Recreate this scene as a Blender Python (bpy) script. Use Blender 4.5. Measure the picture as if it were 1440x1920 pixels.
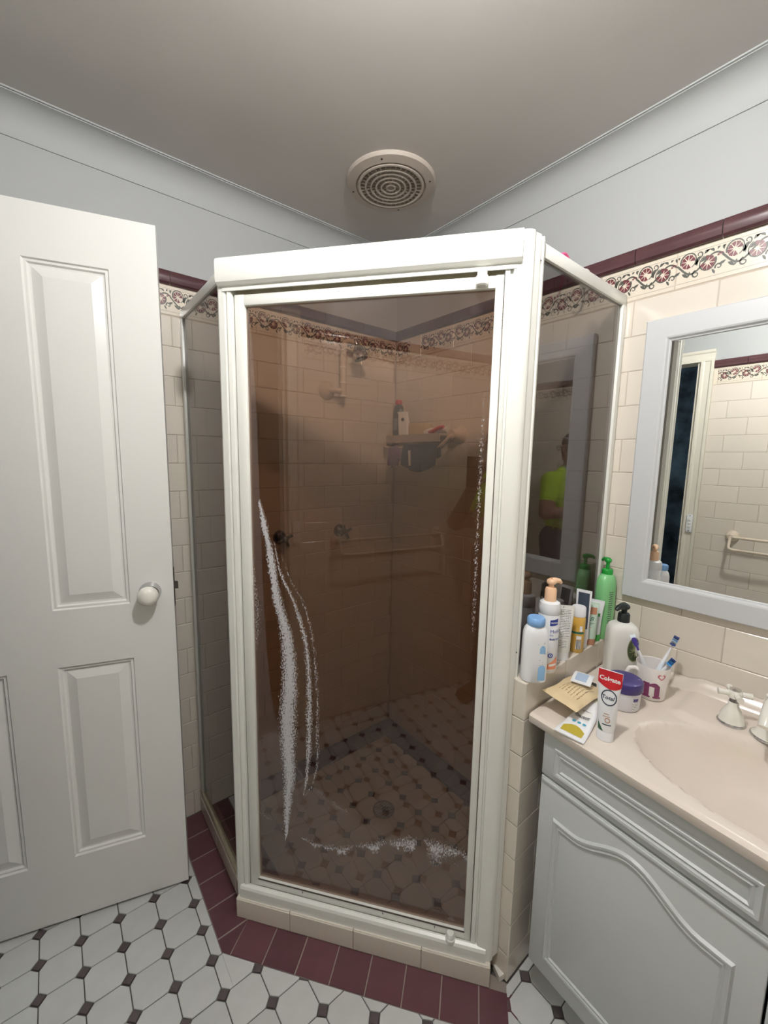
import bpy, bmesh, math, random, bisect
import numpy as np
from math import sin, cos, pi, radians, sqrt, atan2
from mathutils import Matrix, Vector
random.seed(7)
for o in list(bpy.data.objects): bpy.data.objects.remove(o)
scn = bpy.context.scene
COL = scn.collection

# ------------------------------------------------------------------ camera
CAM = (-1.3686, -1.613, 1.4315); YAW = .6817; PIT = -.1306; ROL = .0172; FPX = 769.8
fw = Vector((sin(YAW)*cos(PIT), cos(YAW)*cos(PIT), sin(PIT)))
rr = fw.cross(Vector((0, 0, 1))).normalized(); uu = rr.cross(fw)
r2 = cos(ROL)*rr + sin(ROL)*uu; u2 = -sin(ROL)*rr + cos(ROL)*uu
cd = bpy.data.cameras.new('camera'); cam = bpy.data.objects.new('camera', cd); COL.objects.link(cam)
m = Matrix((r2, u2, -fw)).transposed().to_4x4(); m.translation = CAM; cam.matrix_world = m
cd.sensor_fit = 'HORIZONTAL'; cd.sensor_width = 36; cd.lens = FPX/1440*36; cd.clip_start = .02
scn.camera = cam
# ------------------------------------------------------------------ world, exposure
w = bpy.data.worlds.new('world'); scn.world = w; w.use_nodes = True
w.node_tree.nodes['Background'].inputs[0].default_value = (.02, .025, .03, 1)
w.node_tree.nodes['Background'].inputs[1].default_value = .3
vs = scn.view_settings; vs.view_transform = 'Standard'; vs.look = 'None'; vs.gamma = 1; vs.use_curve_mapping = False
vs.exposure = 0.68
HALL_FILL = (-2.55, .25, 2.05)
hl = bpy.data.lights.new('hall_fill_light', 'POINT'); hl.energy = 5; hl.shadow_soft_size = .08; hl.color = (.8, .92, 1); ho = bpy.data.objects.new('hall_fill_light', hl); ho.location = HALL_FILL; COL.objects.link(ho)  # added fill to brighten the hall through the doorway, no lamp fitting there
BULB = (-1.03, -1.32, 2.275); BULB_STRENGTH = 560.0

# ------------------------------------------------------------------ helpers
def lin(c):
    f = lambda v: v/12.92 if v <= .04045 else ((v+.055)/1.055)**2.4
    return tuple(f(v/255) for v in c) + (1,)
MATS = {}
def mat(name, rgb, rough=.5, metal=0, spec=.5, bump=0, bscale=40, var=0, noise=0, nscale=12, emit=None, coat=0, trans=0, sss=0):
    m = bpy.data.materials.new(name); m.use_nodes = True; MATS[name] = m
    nt = m.node_tree; b = nt.nodes['Principled BSDF']
    b.inputs['Base Color'].default_value = lin(rgb); b.inputs['Roughness'].default_value = rough
    b.inputs['Metallic'].default_value = metal; b.inputs['Specular IOR Level'].default_value = spec
    if coat: b.inputs['Coat Weight'].default_value = coat; b.inputs['Coat Roughness'].default_value = .08
    if trans: b.inputs['Transmission Weight'].default_value = trans
    if emit: b.inputs['Emission Color'].default_value = lin(rgb); b.inputs['Emission Strength'].default_value = emit
    L = nt.links
    if var or noise:
        hsv = nt.nodes.new('ShaderNodeHueSaturation'); hsv.inputs['Color'].default_value = lin(rgb)
        val = None
        if var:
            oi = nt.nodes.new('ShaderNodeObjectInfo'); mr = nt.nodes.new('ShaderNodeMapRange')
            mr.inputs['To Min'].default_value = 1-var; mr.inputs['To Max'].default_value = 1+var
            L.new(oi.outputs['Random'], mr.inputs['Value']); val = mr.outputs[0]
        if noise:
            tc = nt.nodes.new('ShaderNodeTexCoord'); nz = nt.nodes.new('ShaderNodeTexNoise')
            nz.inputs['Scale'].default_value = nscale; nz.inputs['Detail'].default_value = 6
            L.new(tc.outputs['Object'], nz.inputs['Vector'])
            m2 = nt.nodes.new('ShaderNodeMapRange'); m2.inputs['From Min'].default_value = .3; m2.inputs['From Max'].default_value = .7
            m2.inputs['To Min'].default_value = 1-noise; m2.inputs['To Max'].default_value = 1+noise
            L.new(nz.outputs[0], m2.inputs['Value'])
            if val is None: val = m2.outputs[0]
            else:
                mm = nt.nodes.new('ShaderNodeMath'); mm.operation = 'MULTIPLY'; L.new(val, mm.inputs[0]); L.new(m2.outputs[0], mm.inputs[1]); val = mm.outputs[0]
        L.new(val, hsv.inputs['Value']); L.new(hsv.outputs[0], b.inputs['Base Color'])
    if bump:
        tc = nt.nodes.new('ShaderNodeTexCoord'); nz = nt.nodes.new('ShaderNodeTexNoise'); nz.inputs['Scale'].default_value = bscale; nz.inputs['Detail'].default_value = 3
        bp = nt.nodes.new('ShaderNodeBump'); bp.inputs['Strength'].default_value = bump; bp.inputs['Distance'].default_value = .002
        L.new(tc.outputs['Object'], nz.inputs['Vector']); L.new(nz.outputs[0], bp.inputs['Height']); L.new(bp.outputs[0], b.inputs['Normal'])
    return m
def M(n): return MATS[n]

class MB:
    """collects geometry in root-local coordinates, then becomes ONE mesh object"""
    def __init__(s): s.v = []; s.f = []; s.mi = []; s.m = 0
    def add(s, vs, fs):
        k = len(s.v); s.v += [tuple(p) for p in vs]; s.f += [tuple(i+k for i in f) for f in fs]; s.mi += [s.m]*len(fs); return s
    def box(s, lo, hi, bev=0, xf=None):
        bm = bmesh.new(); bmesh.ops.create_cube(bm, size=1)
        for v in bm.verts: v.co = Vector([(lo[i]+hi[i])/2 + v.co[i]*(hi[i]-lo[i]) for i in range(3)])
        if bev: bmesh.ops.bevel(bm, geom=bm.edges[:], offset=bev, segments=2, affect='EDGES', profile=.5)
        return s.bm(bm, xf)
    def bm(s, bm, xf=None):
        bm.verts.index_update()
        s.add([(xf @ v.co if xf else v.co) for v in bm.verts], [[v.index for v in f.verts] for f in bm.faces]); bm.free(); return s
    def prism(s, poly, z0, z1, fn=None):
        """poly in 2D, extruded; fn maps (a,b,c)->xyz"""
        fn = fn or (lambda a, b, c: (a, b, c)); n = len(poly)
        vs = [fn(p[0], p[1], z0) for p in poly] + [fn(p[0], p[1], z1) for p in poly]
        fs = [tuple(range(n))[::-1], tuple(range(n, 2*n))] + [(i, (i+1) % n, n+(i+1) % n, n+i) for i in range(n)]
        return s.add(vs, fs)
    def loft(s, rings, cap0=True, cap1=True):
        n = len(rings[0]); vs = [p for r in rings for p in r]; fs = []
        for j in range(len(rings)-1):
            for i in range(n): fs.append((j*n+i, j*n+(i+1) % n, (j+1)*n+(i+1) % n, (j+1)*n+i))
        if cap0: fs.append(tuple(range(n))[::-1])
        if cap1: fs.append(tuple(range((len(rings)-1)*n, len(rings)*n)))
        return s.add(vs, fs)
    def lathe(s, prof, seg=24, xf=None, cap0=True, cap1=True):
        rings = []
        for r, z in prof:
            rings.append([Vector((r*cos(2*pi*i/seg), r*sin(2*pi*i/seg), z)) for i in range(seg)])
        if xf: rings = [[xf @ p for p in r] for r in rings]
        return s.loft(rings, cap0, cap1)
    def tube(s, path, rad, seg=10, closed=False):
        P = [Vector(p) for p in path]; n = len(P); rings = []
        prev = None
        for i in range(n):
            if closed: t = P[(i+1) % n]-P[i-1]
            else: t = P[min(i+1, n-1)]-P[max(i-1, 0)]
            t.normalize()
            if prev is None:
                a = Vector((0, 0, 1)) if abs(t.z) < .9 else Vector((1, 0, 0)); nx = t.cross(a).normalized()
            else:
                nx = (prev - t*prev.dot(t)).normalized()
            prev = nx; ny = t.cross(nx); r = rad[i] if isinstance(rad, (list, tuple)) else rad
            rings.append([P[i]+nx*r*cos(2*pi*k/seg)+ny*r*sin(2*pi*k/seg) for k in range(seg)])
        if closed:
            rings.append(rings[0]); return s.loft(rings, False, False)
        return s.loft(rings)
    def mesh(s, name, mats, smooth=.7):
        me = bpy.data.meshes.new(name); me.from_pydata(s.v, [], s.f); me.validate()
        for x in (mats if isinstance(mats, (list, tuple)) else [mats]): me.materials.append(M(x) if isinstance(x, str) else x)
        if len(me.polygons) == len(s.mi): me.polygons.foreach_set('material_index', s.mi)
        bm = bmesh.new(); bm.from_mesh(me); bmesh.ops.recalc_face_normals(bm, faces=bm.faces[:]); bm.to_mesh(me); bm.free()
        if smooth:
            me.polygons.foreach_set('use_smooth', [True]*len(me.polygons)); me.set_sharp_from_angle(angle=smooth)
        me.update(); return me
    def build(s, name, mats, parent=None, smooth=.7, label=None):
        o = bpy.data.objects.new(name, s.mesh(name, mats, smooth)); COL.objects.link(o)
        if parent: o.parent = parent
        if label: o['label'] = label
        return o
def tag(o, label, cat, group=None, kind=None):
    o['label'] = label; o['category'] = cat
    if group: o['group'] = group
    if kind: o['kind'] = kind
    return o
def thing(name, label, cat, loc=(0, 0, 0), rz=0, group=None, kind=None):
    o = bpy.data.objects.new(name, None); o.empty_display_size = .05; COL.objects.link(o)
    o.location = loc; o.rotation_euler = (0, 0, rz); return tag(o, label, cat, group, kind)
def link(me, name, parent, mw=None, label=None):
    o = bpy.data.objects.new(name, me); COL.objects.link(o); o.parent = parent
    if mw is not None: o.matrix_local = mw
    if label: o['label'] = label
    return o
def TM(x, y, z): return Matrix.Translation((x, y, z))
def clip(poly, a, b, c):
    """keep a*x+b*y<=c"""
    out = []
    for i in range(len(poly)):
        p, q = poly[i], poly[(i+1) % len(poly)]; dp = a*p[0]+b*p[1]-c; dq = a*q[0]+b*q[1]-c
        if dp <= 0: out.append(p)
        if (dp < 0 < dq) or (dq < 0 < dp):
            t = dp/(dp-dq); out.append((p[0]+t*(q[0]-p[0]), p[1]+t*(q[1]-p[1])))
    return out
# --- lettering (made first, while the scene is small)
TXT = {}
def text_verts(body, size, bold=0.0, shear=0.0):
    key = (body, size, bold, shear)
    if key in TXT: return TXT[key]
    c = bpy.data.curves.new('t', 'FONT'); c.body = body; c.size = size; c.resolution_u = 2; c.offset = bold; c.shear = shear
    o = bpy.data.objects.new('t', c); COL.objects.link(o)
    bpy.context.view_layer.update()
    me = bpy.data.meshes.new_from_object(o.evaluated_get(bpy.context.evaluated_depsgraph_get()))
    vs = [tuple(v.co)[:2] for v in me.vertices]; fs = [tuple(p.vertices) for p in me.polygons]
    bpy.data.objects.remove(o); bpy.data.curves.remove(c); bpy.data.meshes.remove(me)
    TXT[key] = (vs, fs); return TXT[key]
for a in [('Colgate', .0135, .0004, .0), ('Total', .012, .0002, .15), ('MoliCare', .0125, 0, 0), ('Skin', .006, 0, 0), ('Body lotion', .007, .0002, 0), ('BB', .018, 0, .3), ('HARTMANN', .0042, .0002, 0)]: text_verts(*a)

# ------------------------------------------------------------------ materials
mat('tile_cream', (228, 220, 208), .16, bump=.12, bscale=14, var=.035, coat=.3)
mat('grout', (196, 184, 170), .9)
mat('frieze_cream', (228, 218, 202), .2, var=.02, coat=.3)
mat('frieze_maroon', (112, 52, 60), .3)
mat('frieze_green', (78, 80, 72), .4)
mat('trim_maroon', (86, 56, 60), .22, var=.06, noise=.12, nscale=25, coat=.3)
mat('floor_maroon', (98, 62, 68), .35, var=.10, noise=.08, nscale=20)
mat('floor_white', (206, 208, 206), .25, var=.05, noise=.04, nscale=15)
mat('floor_dot', (92, 82, 84), .35, var=.1)
mat('floor_grout', (150, 140, 132), .9)
mat('floor_grout_dark', (98, 94, 92), .9)
mat('paint_wall', (178, 181, 182), .6, bump=.08, bscale=120)
mat('paint_ceiling', (200, 197, 193), .65, bump=.08, bscale=90, noise=.03, nscale=3)
mat('paint_trim', (226, 222, 208), .35)
mat('door_paint', (236, 236, 233), .30, bump=.10, bscale=35)
mat('frame_cream', (238, 239, 233), .28)
mat('frame_grime', (206, 196, 172), .45, noise=.12, nscale=30)
mat('seal_dark', (84, 76, 68), .7)
mat('chrome', (210, 210, 212), .12, 1)
mat('chrome_dark', (150, 150, 152), .22, 1)
mat('porcelain', (240, 238, 230), .12, coat=.4)
mat('almond', (222, 208, 190), .25, coat=.2)
mat('vanity_top', (230, 219, 208), .2, noise=.02, nscale=8, coat=.4)
mat('cabinet', (208, 212, 212), .42)
mat('mirror_frame', (208, 211, 214), .38)
mat('mirror_glass', (236, 238, 236), .0, 1)
mat('vent_plastic', (186, 176, 166), .5)
mat('vent_dark', (136, 126, 120), .8)
mat('screw', (70, 66, 62), .5, .5)
mat('white_plastic', (240, 242, 246), .3)
mat('white_soft', (232, 232, 228), .45)
mat('blue_cap', (132, 178, 232), .35)
mat('print_blue', (150, 196, 238), .4)
mat('sachet_blue', (176, 196, 224), .4)
mat('print_navy', (52, 70, 160), .4)
mat('print_gray', (120, 126, 140), .5)
mat('print_orange', (244, 158, 120), .4)
mat('peach', (250, 208, 172), .35)
mat('print_white', (244, 244, 244), .4)
mat('navy_label', (58, 70, 86), .45)
mat('amber', (226, 180, 84), .15, coat=.4)
mat('teal_green', (46, 112, 92), .4)
mat('tan_brown', (196, 140, 112), .4)
mat('mint', (206, 228, 214), .4)
mat('leaf_green', (70, 176, 76), .35)
mat('bottle_green', (140, 212, 146), .28)
mat('pump_green', (34, 160, 62), .3)
mat('black_plastic', (34, 42, 42), .35)
mat('olive', (70, 80, 54), .45)
mat('label_lines', (176, 184, 130), .5)
mat('lid_purple', (66, 56, 120), .38)
mat('jar_white', (224, 222, 228), .35)
mat('mug_white', (240, 236, 234), .15, coat=.4)
mat('mug_in', (220, 216, 228), .25)
mat('heart_pink', (214, 110, 128), .4)
mat('plum', (132, 62, 104), .4)
mat('brush_blue', (40, 90, 190), .4)
mat('brush_purple', (72, 58, 150), .35)
mat('bristle_blue', (70, 150, 214), .6)
mat('bristle_white', (226, 240, 250), .6)
mat('bristle_navy', (46, 66, 130), .6)
mat('colgate_red', (206, 38, 48), .35)
mat('colgate_green', (40, 92, 62), .4)
mat('pouch', (226, 204, 164), .4, bump=.3, bscale=30)
mat('pouch_print', (196, 168, 122), .5)
mat('gold', (190, 172, 62), .4)
mat('aqua', (80, 170, 200), .4)
mat('pink', (232, 92, 150), .4)
mat('pinkred', (214, 66, 84), .4)
mat('black_bottle', (46, 44, 48), .3)
mat('purple_cloth', (138, 112, 150), .9, bump=.6, bscale=200)
mat('navy_cloth', (66, 66, 104), .95, bump=.6, bscale=200)
mat('beige_sponge', (206, 188, 150), .9)
mat('shelf_grey', (180, 168, 158), .35)
mat('hivis', (176, 214, 44), .85, bump=.5, bscale=30)
mat('denim', (60, 66, 92), .9)
mat('skin', (150, 108, 92), .55)
mat('hair', (46, 38, 36), .7)
mat('collar', (90, 130, 156), .85)
mat('dark_plastic', (30, 30, 32), .35)
mat('tag_yellow', (214, 196, 90), .6)
mat('silver_strap', (190, 192, 196), .4)
mat('boot', (70, 58, 50), .7)
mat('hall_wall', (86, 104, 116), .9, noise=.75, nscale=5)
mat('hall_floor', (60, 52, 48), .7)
mat('bulb_white', (253, 251, 249), .5, emit=BULB_STRENGTH)
mat('silicone', (232, 230, 224), .5)
mat('latch', (120, 118, 114), .35, 1)

def glass_mat(name, T, stains=False, IOR=1.8):
    m = bpy.data.materials.new(name); m.use_nodes = True; MATS[name] = m
    nt = m.node_tree; N = nt.nodes; L = nt.links; N.clear()
    out = N.new('ShaderNodeOutputMaterial'); tr = N.new('ShaderNodeBsdfTransparent'); gl = N.new('ShaderNodeBsdfGlossy')
    tr.inputs[0].default_value = tuple(sqrt(t) for t in T)+(1,)
    gl.inputs['Roughness'].default_value = .0; gl.inputs[0].default_value = (1, 1, 1, 1)
    fr = N.new('ShaderNodeFresnel'); ge = N.new('ShaderNodeNewGeometry'); mi_ = N.new('ShaderNodeMix'); mi_.data_type = 'FLOAT'
    mi_.inputs['A'].default_value = IOR; mi_.inputs['B'].default_value = 1/IOR; L.new(ge.outputs['Backfacing'], mi_.inputs['Factor']); L.new(mi_.outputs['Result'], fr.inputs[0])   # thin pane: same reflectance from either side
    mx = N.new('ShaderNodeMixShader'); L.new(fr.outputs[0], mx.inputs[0]); L.new(tr.outputs[0], mx.inputs[1]); L.new(gl.outputs[0], mx.inputs[2])
    last = mx.outputs[0]
    if stains:
        tc = N.new('ShaderNodeTexCoord'); sp = N.new('ShaderNodeSeparateXYZ'); L.new(tc.outputs['Object'], sp.inputs[0])
        S, Z = sp.outputs['X'], sp.outputs['Z']
        def math_(op, a, b=None, c=None, clampv=False):
            n = N.new('ShaderNodeMath'); n.operation = op; n.use_clamp = clampv
            for i, x in enumerate((a, b, c)):
                if x is None: continue
                if isinstance(x, (int, float)): n.inputs[i].default_value = x
                else: L.new(x, n.inputs[i])
            return n.outputs[0]
        def curve(x, pts):
            zs = [p[0] for p in pts]
            t = math_('DIVIDE', x, 2.0); fc = N.new('ShaderNodeFloatCurve'); cv = fc.mapping.curves[0]
            while len(cv.points) > 2: cv.points.remove(cv.points[1])
            cv.points[0].location = (pts[0][0]/2, pts[0][1]); cv.points[1].location = (pts[-1][0]/2, pts[-1][1])
            for p in pts[1:-1]: cv.points.new(p[0]/2, p[1])
            fc.mapping.extend = 'HORIZONTAL'; fc.mapping.update(); L.new(t, fc.inputs['Value']); return fc.outputs[0]
        def noise(sx, sz, scale, det=3):
            mp = N.new('ShaderNodeMapping'); mp.inputs['Scale'].default_value = (sx, 1, sz); L.new(tc.outputs['Object'], mp.inputs[0])
            nz = N.new('ShaderNodeTexNoise'); nz.inputs['Scale'].default_value = scale; nz.inputs['Detail'].default_value = det; nz.inputs['Roughness'].default_value = .65
            L.new(mp.outputs[0], nz.inputs['Vector']); return nz.outputs[0]
        fine = noise(1, .6, 260, 2); mid = noise(1, .25, 60, 3); big = noise(1, .5, 14, 3)
        masks = []
        def streak(cpts, wpts, dens):
            c = curve(Z, cpts); wv = curve(Z, wpts)
            d = math_('ABSOLUTE', math_('SUBTRACT', math_('ADD', S, math_('MULTIPLY', math_('SUBTRACT', mid, .5), .016)), c))
            k = math_('SUBTRACT', 1, math_('DIVIDE', d, math_('MAXIMUM', wv, .0004)), None, True)
            k = math_('MULTIPLY', math_('POWER', k, .7), dens)
            g = math_('SUBTRACT', math_('ADD', k, math_('MULTIPLY', fine, 2.2)), 1.55)
            masks.append(math_('MULTIPLY', math_('MULTIPLY', g, 3.5, None, True), math_('MULTIPLY', math_('MULTIPLY', k, 6, None, True), math_('GREATER_THAN', wv, .0012))))
        streak([(.20, .143), (.30, .150), (.42, .158), (.58, .155), (.75, .163), (.87, .155), (.97, .128), (1.04, .117), (1.13, .104), (1.235, .082)],
               [(.20, 0), (.26, .009), (.45, .029), (.65, .036), (.82, .029), (.97, .020), (1.13, .014), (1.235, .006), (1.25, 0)], 1.0)
        streak([(.36, .200), (.45, .214), (.60, .222), (.72, .222), (.85, .212), (.95, .184), (1.05, .140), (1.15, .120)],
               [(.36, 0), (.45, .010), (.60, .014), (.72, .014), (.85, .012), (.95, .010), (1.05, .006), (1.15, 0)], .74)
        streak([(.36, .200), (.45, .240), (.60, .248), (.72, .246), (.85, .236), (.95, .212), (1.05, .160), (1.15, .130)],
               [(.36, 0), (.45, .006), (.60, .008), (.72, .008), (.85, .007), (.95, .004), (1.05, .002), (1.15, 0)], .52)
        streak([(.80, .058), (.90, .066), (1.0, .060), (1.10, .058)], [(.80, 0), (.90, .022), (1.0, .016), (1.10, 0)], .45)
        # soap band along the bottom (a band in z that varies with s)
        band = curve(S, [(0, .34), (.15, .24), (.30, .22), (.45, .27), (.58, .30), (.70, .28)])
        d = math_('ABSOLUTE', math_('SUBTRACT', math_('ADD', Z, math_('MULTIPLY', math_('SUBTRACT', big, .5), .10)), band))
        k = math_('SUBTRACT', 1, math_('DIVIDE', d, curve(S, [(0, .0), (.1, .012), (.3, .02), (.45, .04), (.58, .055), (.70, .045)])), None, True)
        g = math_('SUBTRACT', math_('ADD', math_('MULTIPLY', k, .55), math_('MULTIPLY', math_('MULTIPLY', fine, big), 2.6)), 1.06)
        masks.append(math_('MULTIPLY', math_('MULTIPLY', g, 4, None, True), math_('MULTIPLY', k, 2.5, None, True)))
        # pale ragged speckle strip on the latch side
        k = math_('SUBTRACT', 1, math_('DIVIDE', math_('ABSOLUTE', math_('SUBTRACT', S, .668)), .012), None, True)
        zz = math_('MULTIPLY', math_('MULTIPLY', math_('SUBTRACT', Z, .85), 5, None, True), math_('MULTIPLY', math_('SUBTRACT', 1.55, Z), 4, None, True))
        g = math_('SUBTRACT', math_('ADD', math_('MULTIPLY', k, .5), math_('MULTIPLY', fine, 2.0)), 1.50)
        masks.append(math_('MULTIPLY', math_('MULTIPLY', math_('MULTIPLY', g, 5, None, True), math_('MULTIPLY', k, 3, None, True)), zz))
        # thin limescale film: near the top and a light overall haze
        film = math_('MULTIPLY', math_('SUBTRACT', noise(1, 1, 9, 5), .50), .5, None, True)
        film = math_('MULTIPLY', film, curve(Z, [(0, .9), (.25, .5), (.5, .15), (1.5, .1), (1.75, .5), (1.82, .8)]))
        masks.append(film)
        # thin pale diffuse layer left of and below a curved edge
        zb = curve(S, [(.04, 1.0), (.075, .80), (.09, .45), (.11, .33), (.15, .262), (.20, .222), (.30, .185), (.42, .165), (.56, .150), (.70, .145)])
        dz_ = math_('SUBTRACT', math_('ADD', math_('MULTIPLY', zb, 2), math_('MULTIPLY', math_('SUBTRACT', big, .5), .05)), Z)
        reg = math_('MULTIPLY', dz_, 30, None, True)
        masks.append(math_('MULTIPLY', reg, math_('ADD', .06, math_('MULTIPLY', mid, .04))))
        rim = math_('SUBTRACT', 1, math_('DIVIDE', math_('ABSOLUTE', math_('SUBTRACT', dz_, .012)), .014), None, True)
        masks.append(math_('MULTIPLY', math_('MULTIPLY', rim, math_('LESS_THAN', Z, .6)), math_('MULTIPLY', math_('SUBTRACT', math_('ADD', fine, big), .95), 1.2, None, True)))
        tot = masks[0]
        for k in masks[1:]: tot = math_('MAXIMUM', tot, k)
        tot = math_('MULTIPLY', tot, .85)
        df = N.new('ShaderNodeBsdfDiffuse'); df.inputs[0].default_value = lin((214, 214, 218))
        ms = N.new('ShaderNodeMixShader'); L.new(tot, ms.inputs[0]); L.new(last, ms.inputs[1]); L.new(df.outputs[0], ms.inputs[2]); last = ms.outputs[0]
    L.new(last, out.inputs[0]); return m
glass_mat('glass_door', (.40, .265, .19), True, 1.62)
glass_mat('glass_side', (.21, .18, .165), False, 1.72)
def clear_mat(name, T):
    return glass_mat(name, T)
clear_mat('clear_plastic', (.8, .86, .92))

# print textures that stand for very fine text / bar codes
def print_mat(name, base, ink, axis='Z', scale=400, sub=60, thr=.45):
    m = mat(name, base, .45); nt = m.node_tree; N = nt.nodes; L = nt.links
    tc = N.new('ShaderNodeTexCoord'); wv = N.new('ShaderNodeTexWave'); wv.bands_direction = axis; wv.inputs['Scale'].default_value = scale
    L.new(tc.outputs['Object'], wv.inputs['Vector'])
    nz = N.new('ShaderNodeTexNoise'); nz.inputs['Scale'].default_value = sub*10; L.new(tc.outputs['Object'], nz.inputs['Vector'])
    mu = N.new('ShaderNodeMath'); mu.operation = 'MULTIPLY'; L.new(wv.outputs['Fac'], mu.inputs[0]); L.new(nz.outputs[0], mu.inputs[1])
    gt = N.new('ShaderNodeMath'); gt.operation = 'GREATER_THAN'; gt.inputs[1].default_value = thr; L.new(mu.outputs[0], gt.inputs[0])
    mx = N.new('ShaderNodeMix'); mx.data_type = 'RGBA'; mx.inputs['A'].default_value = lin(base); mx.inputs['B'].default_value = lin(ink)
    L.new(gt.outputs[0], mx.inputs['Factor']); L.new(mx.outputs['Result'], N['Principled BSDF'].inputs['Base Color'])
print_mat('fine_print', (236, 236, 234), (128, 128, 132), 'Z', 70, 40, .38)
print_mat('fine_print_tan', (226, 204, 164), (150, 124, 88), 'Y', 40, 30, .42)
print_mat('fine_print_green', (150, 210, 152), (70, 110, 84), 'Z', 45, 30, .30)
print_mat('barcode', (240, 240, 236), (60, 56, 56), 'X', 180, 4, .2)

# ================================================================== THE ROOM
XC = -1.79; YD = -2.75; ZC = 2.367          # left wall, front wall (behind the viewer), ceiling
DY0, DY1 = -.80, -.045                        # doorway in the left wall
def frame(xa, out):
    xa = Vector(xa); out = Vector(out); return Matrix((xa, Vector((0, 0, 1)), out)).transposed().to_4x4()
FR = {'back': frame((1, 0, 0), (0, -1, 0)), 'right': frame((0, -1, 0), (-1, 0, 0)), 'left': frame((0, 1, 0), (1, 0, 0)), 'front': frame((-1, 0, 0), (0, 1, 0))}
TILE = {}
def tile_mesh(wd, h, material, t=.005, bev=.0016, prefix='tile'):
    k = (round(wd, 3), round(h, 3), material, t)
    if k not in TILE:
        b = MB(); a, c = wd/2, h/2; i = bev
        b.add([(-a, -c, -t), (a, -c, -t), (a, c, -t), (-a, c, -t), (-a, -c, -i*.7), (a, -c, -i*.7), (a, c, -i*.7), (-a, c, -i*.7), (-a+i, -c+i, 0), (a-i, -c+i, 0), (a-i, c-i, 0), (-a+i, c-i, 0)],
              [(0, 1, 5, 4), (1, 2, 6, 5), (2, 3, 7, 6), (3, 0, 4, 7), (4, 5, 9, 8), (5, 6, 10, 9), (6, 7, 11, 10), (7, 4, 8, 11), (8, 9, 10, 11)])
        TILE[k] = b.mesh(prefix, material, 0)
    return TILE[k]
def jit(a=.0006): return random.uniform(-a, a)
def put_tile(me, name, parent, F, p, wob=.0022):
    mw = TM(*p) @ F @ Matrix.Rotation(random.uniform(-wob, wob), 4, 'X') @ Matrix.Rotation(random.uniform(-wob, wob), 4, 'Y')
    return link(me, name, parent, mw)
G = .0020
def tile_field(parent, side, lo, hi, z0, z1, pos, even, odd, holes=(), zbase=0, pitch=.2, row=.1):
    """pos(a, z) -> world point on the tile face; lo..hi along-wall coordinate"""
    k = int(math.floor((z0-zbase)/row+1e-6))
    while zbase+k*row < z1-1e-6:
        za = max(z0, zbase+k*row); zb = min(z1, zbase+(k+1)*row); ph = even if k % 2 == 0 else odd
        n = int(math.floor((lo-ph)/pitch)); x = ph+n*pitch
        while x < hi-1e-6:
            a, b = max(lo, x), min(hi, x+pitch); x += pitch
            if b-a < .012 or zb-za < .012: continue
            segs = [(a, b)]
            for (h0, h1, hz0, hz1) in holes:
                if zb <= hz0+1e-6 or za >= hz1-1e-6: continue
                ns = []
                for (p, q) in segs:
                    if q <= h0 or p >= h1: ns.append((p, q)); continue
                    if p < h0: ns.append((p, h0))
                    if q > h1: ns.append((h1, q))
                segs = ns
            for (p, q) in segs:
                if q-p < .012: continue
                put_tile(tile_mesh(q-p-G, zb-za-G, 'tile_cream'), 'tile', parent, FR[side], pos((p+q)/2, (za+zb)/2))
        k += 1
Z_F0, Z_F1, Z_T1 = 1.902, 1.999, 2.046      # frieze bottom, frieze top, top of maroon capping
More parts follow.
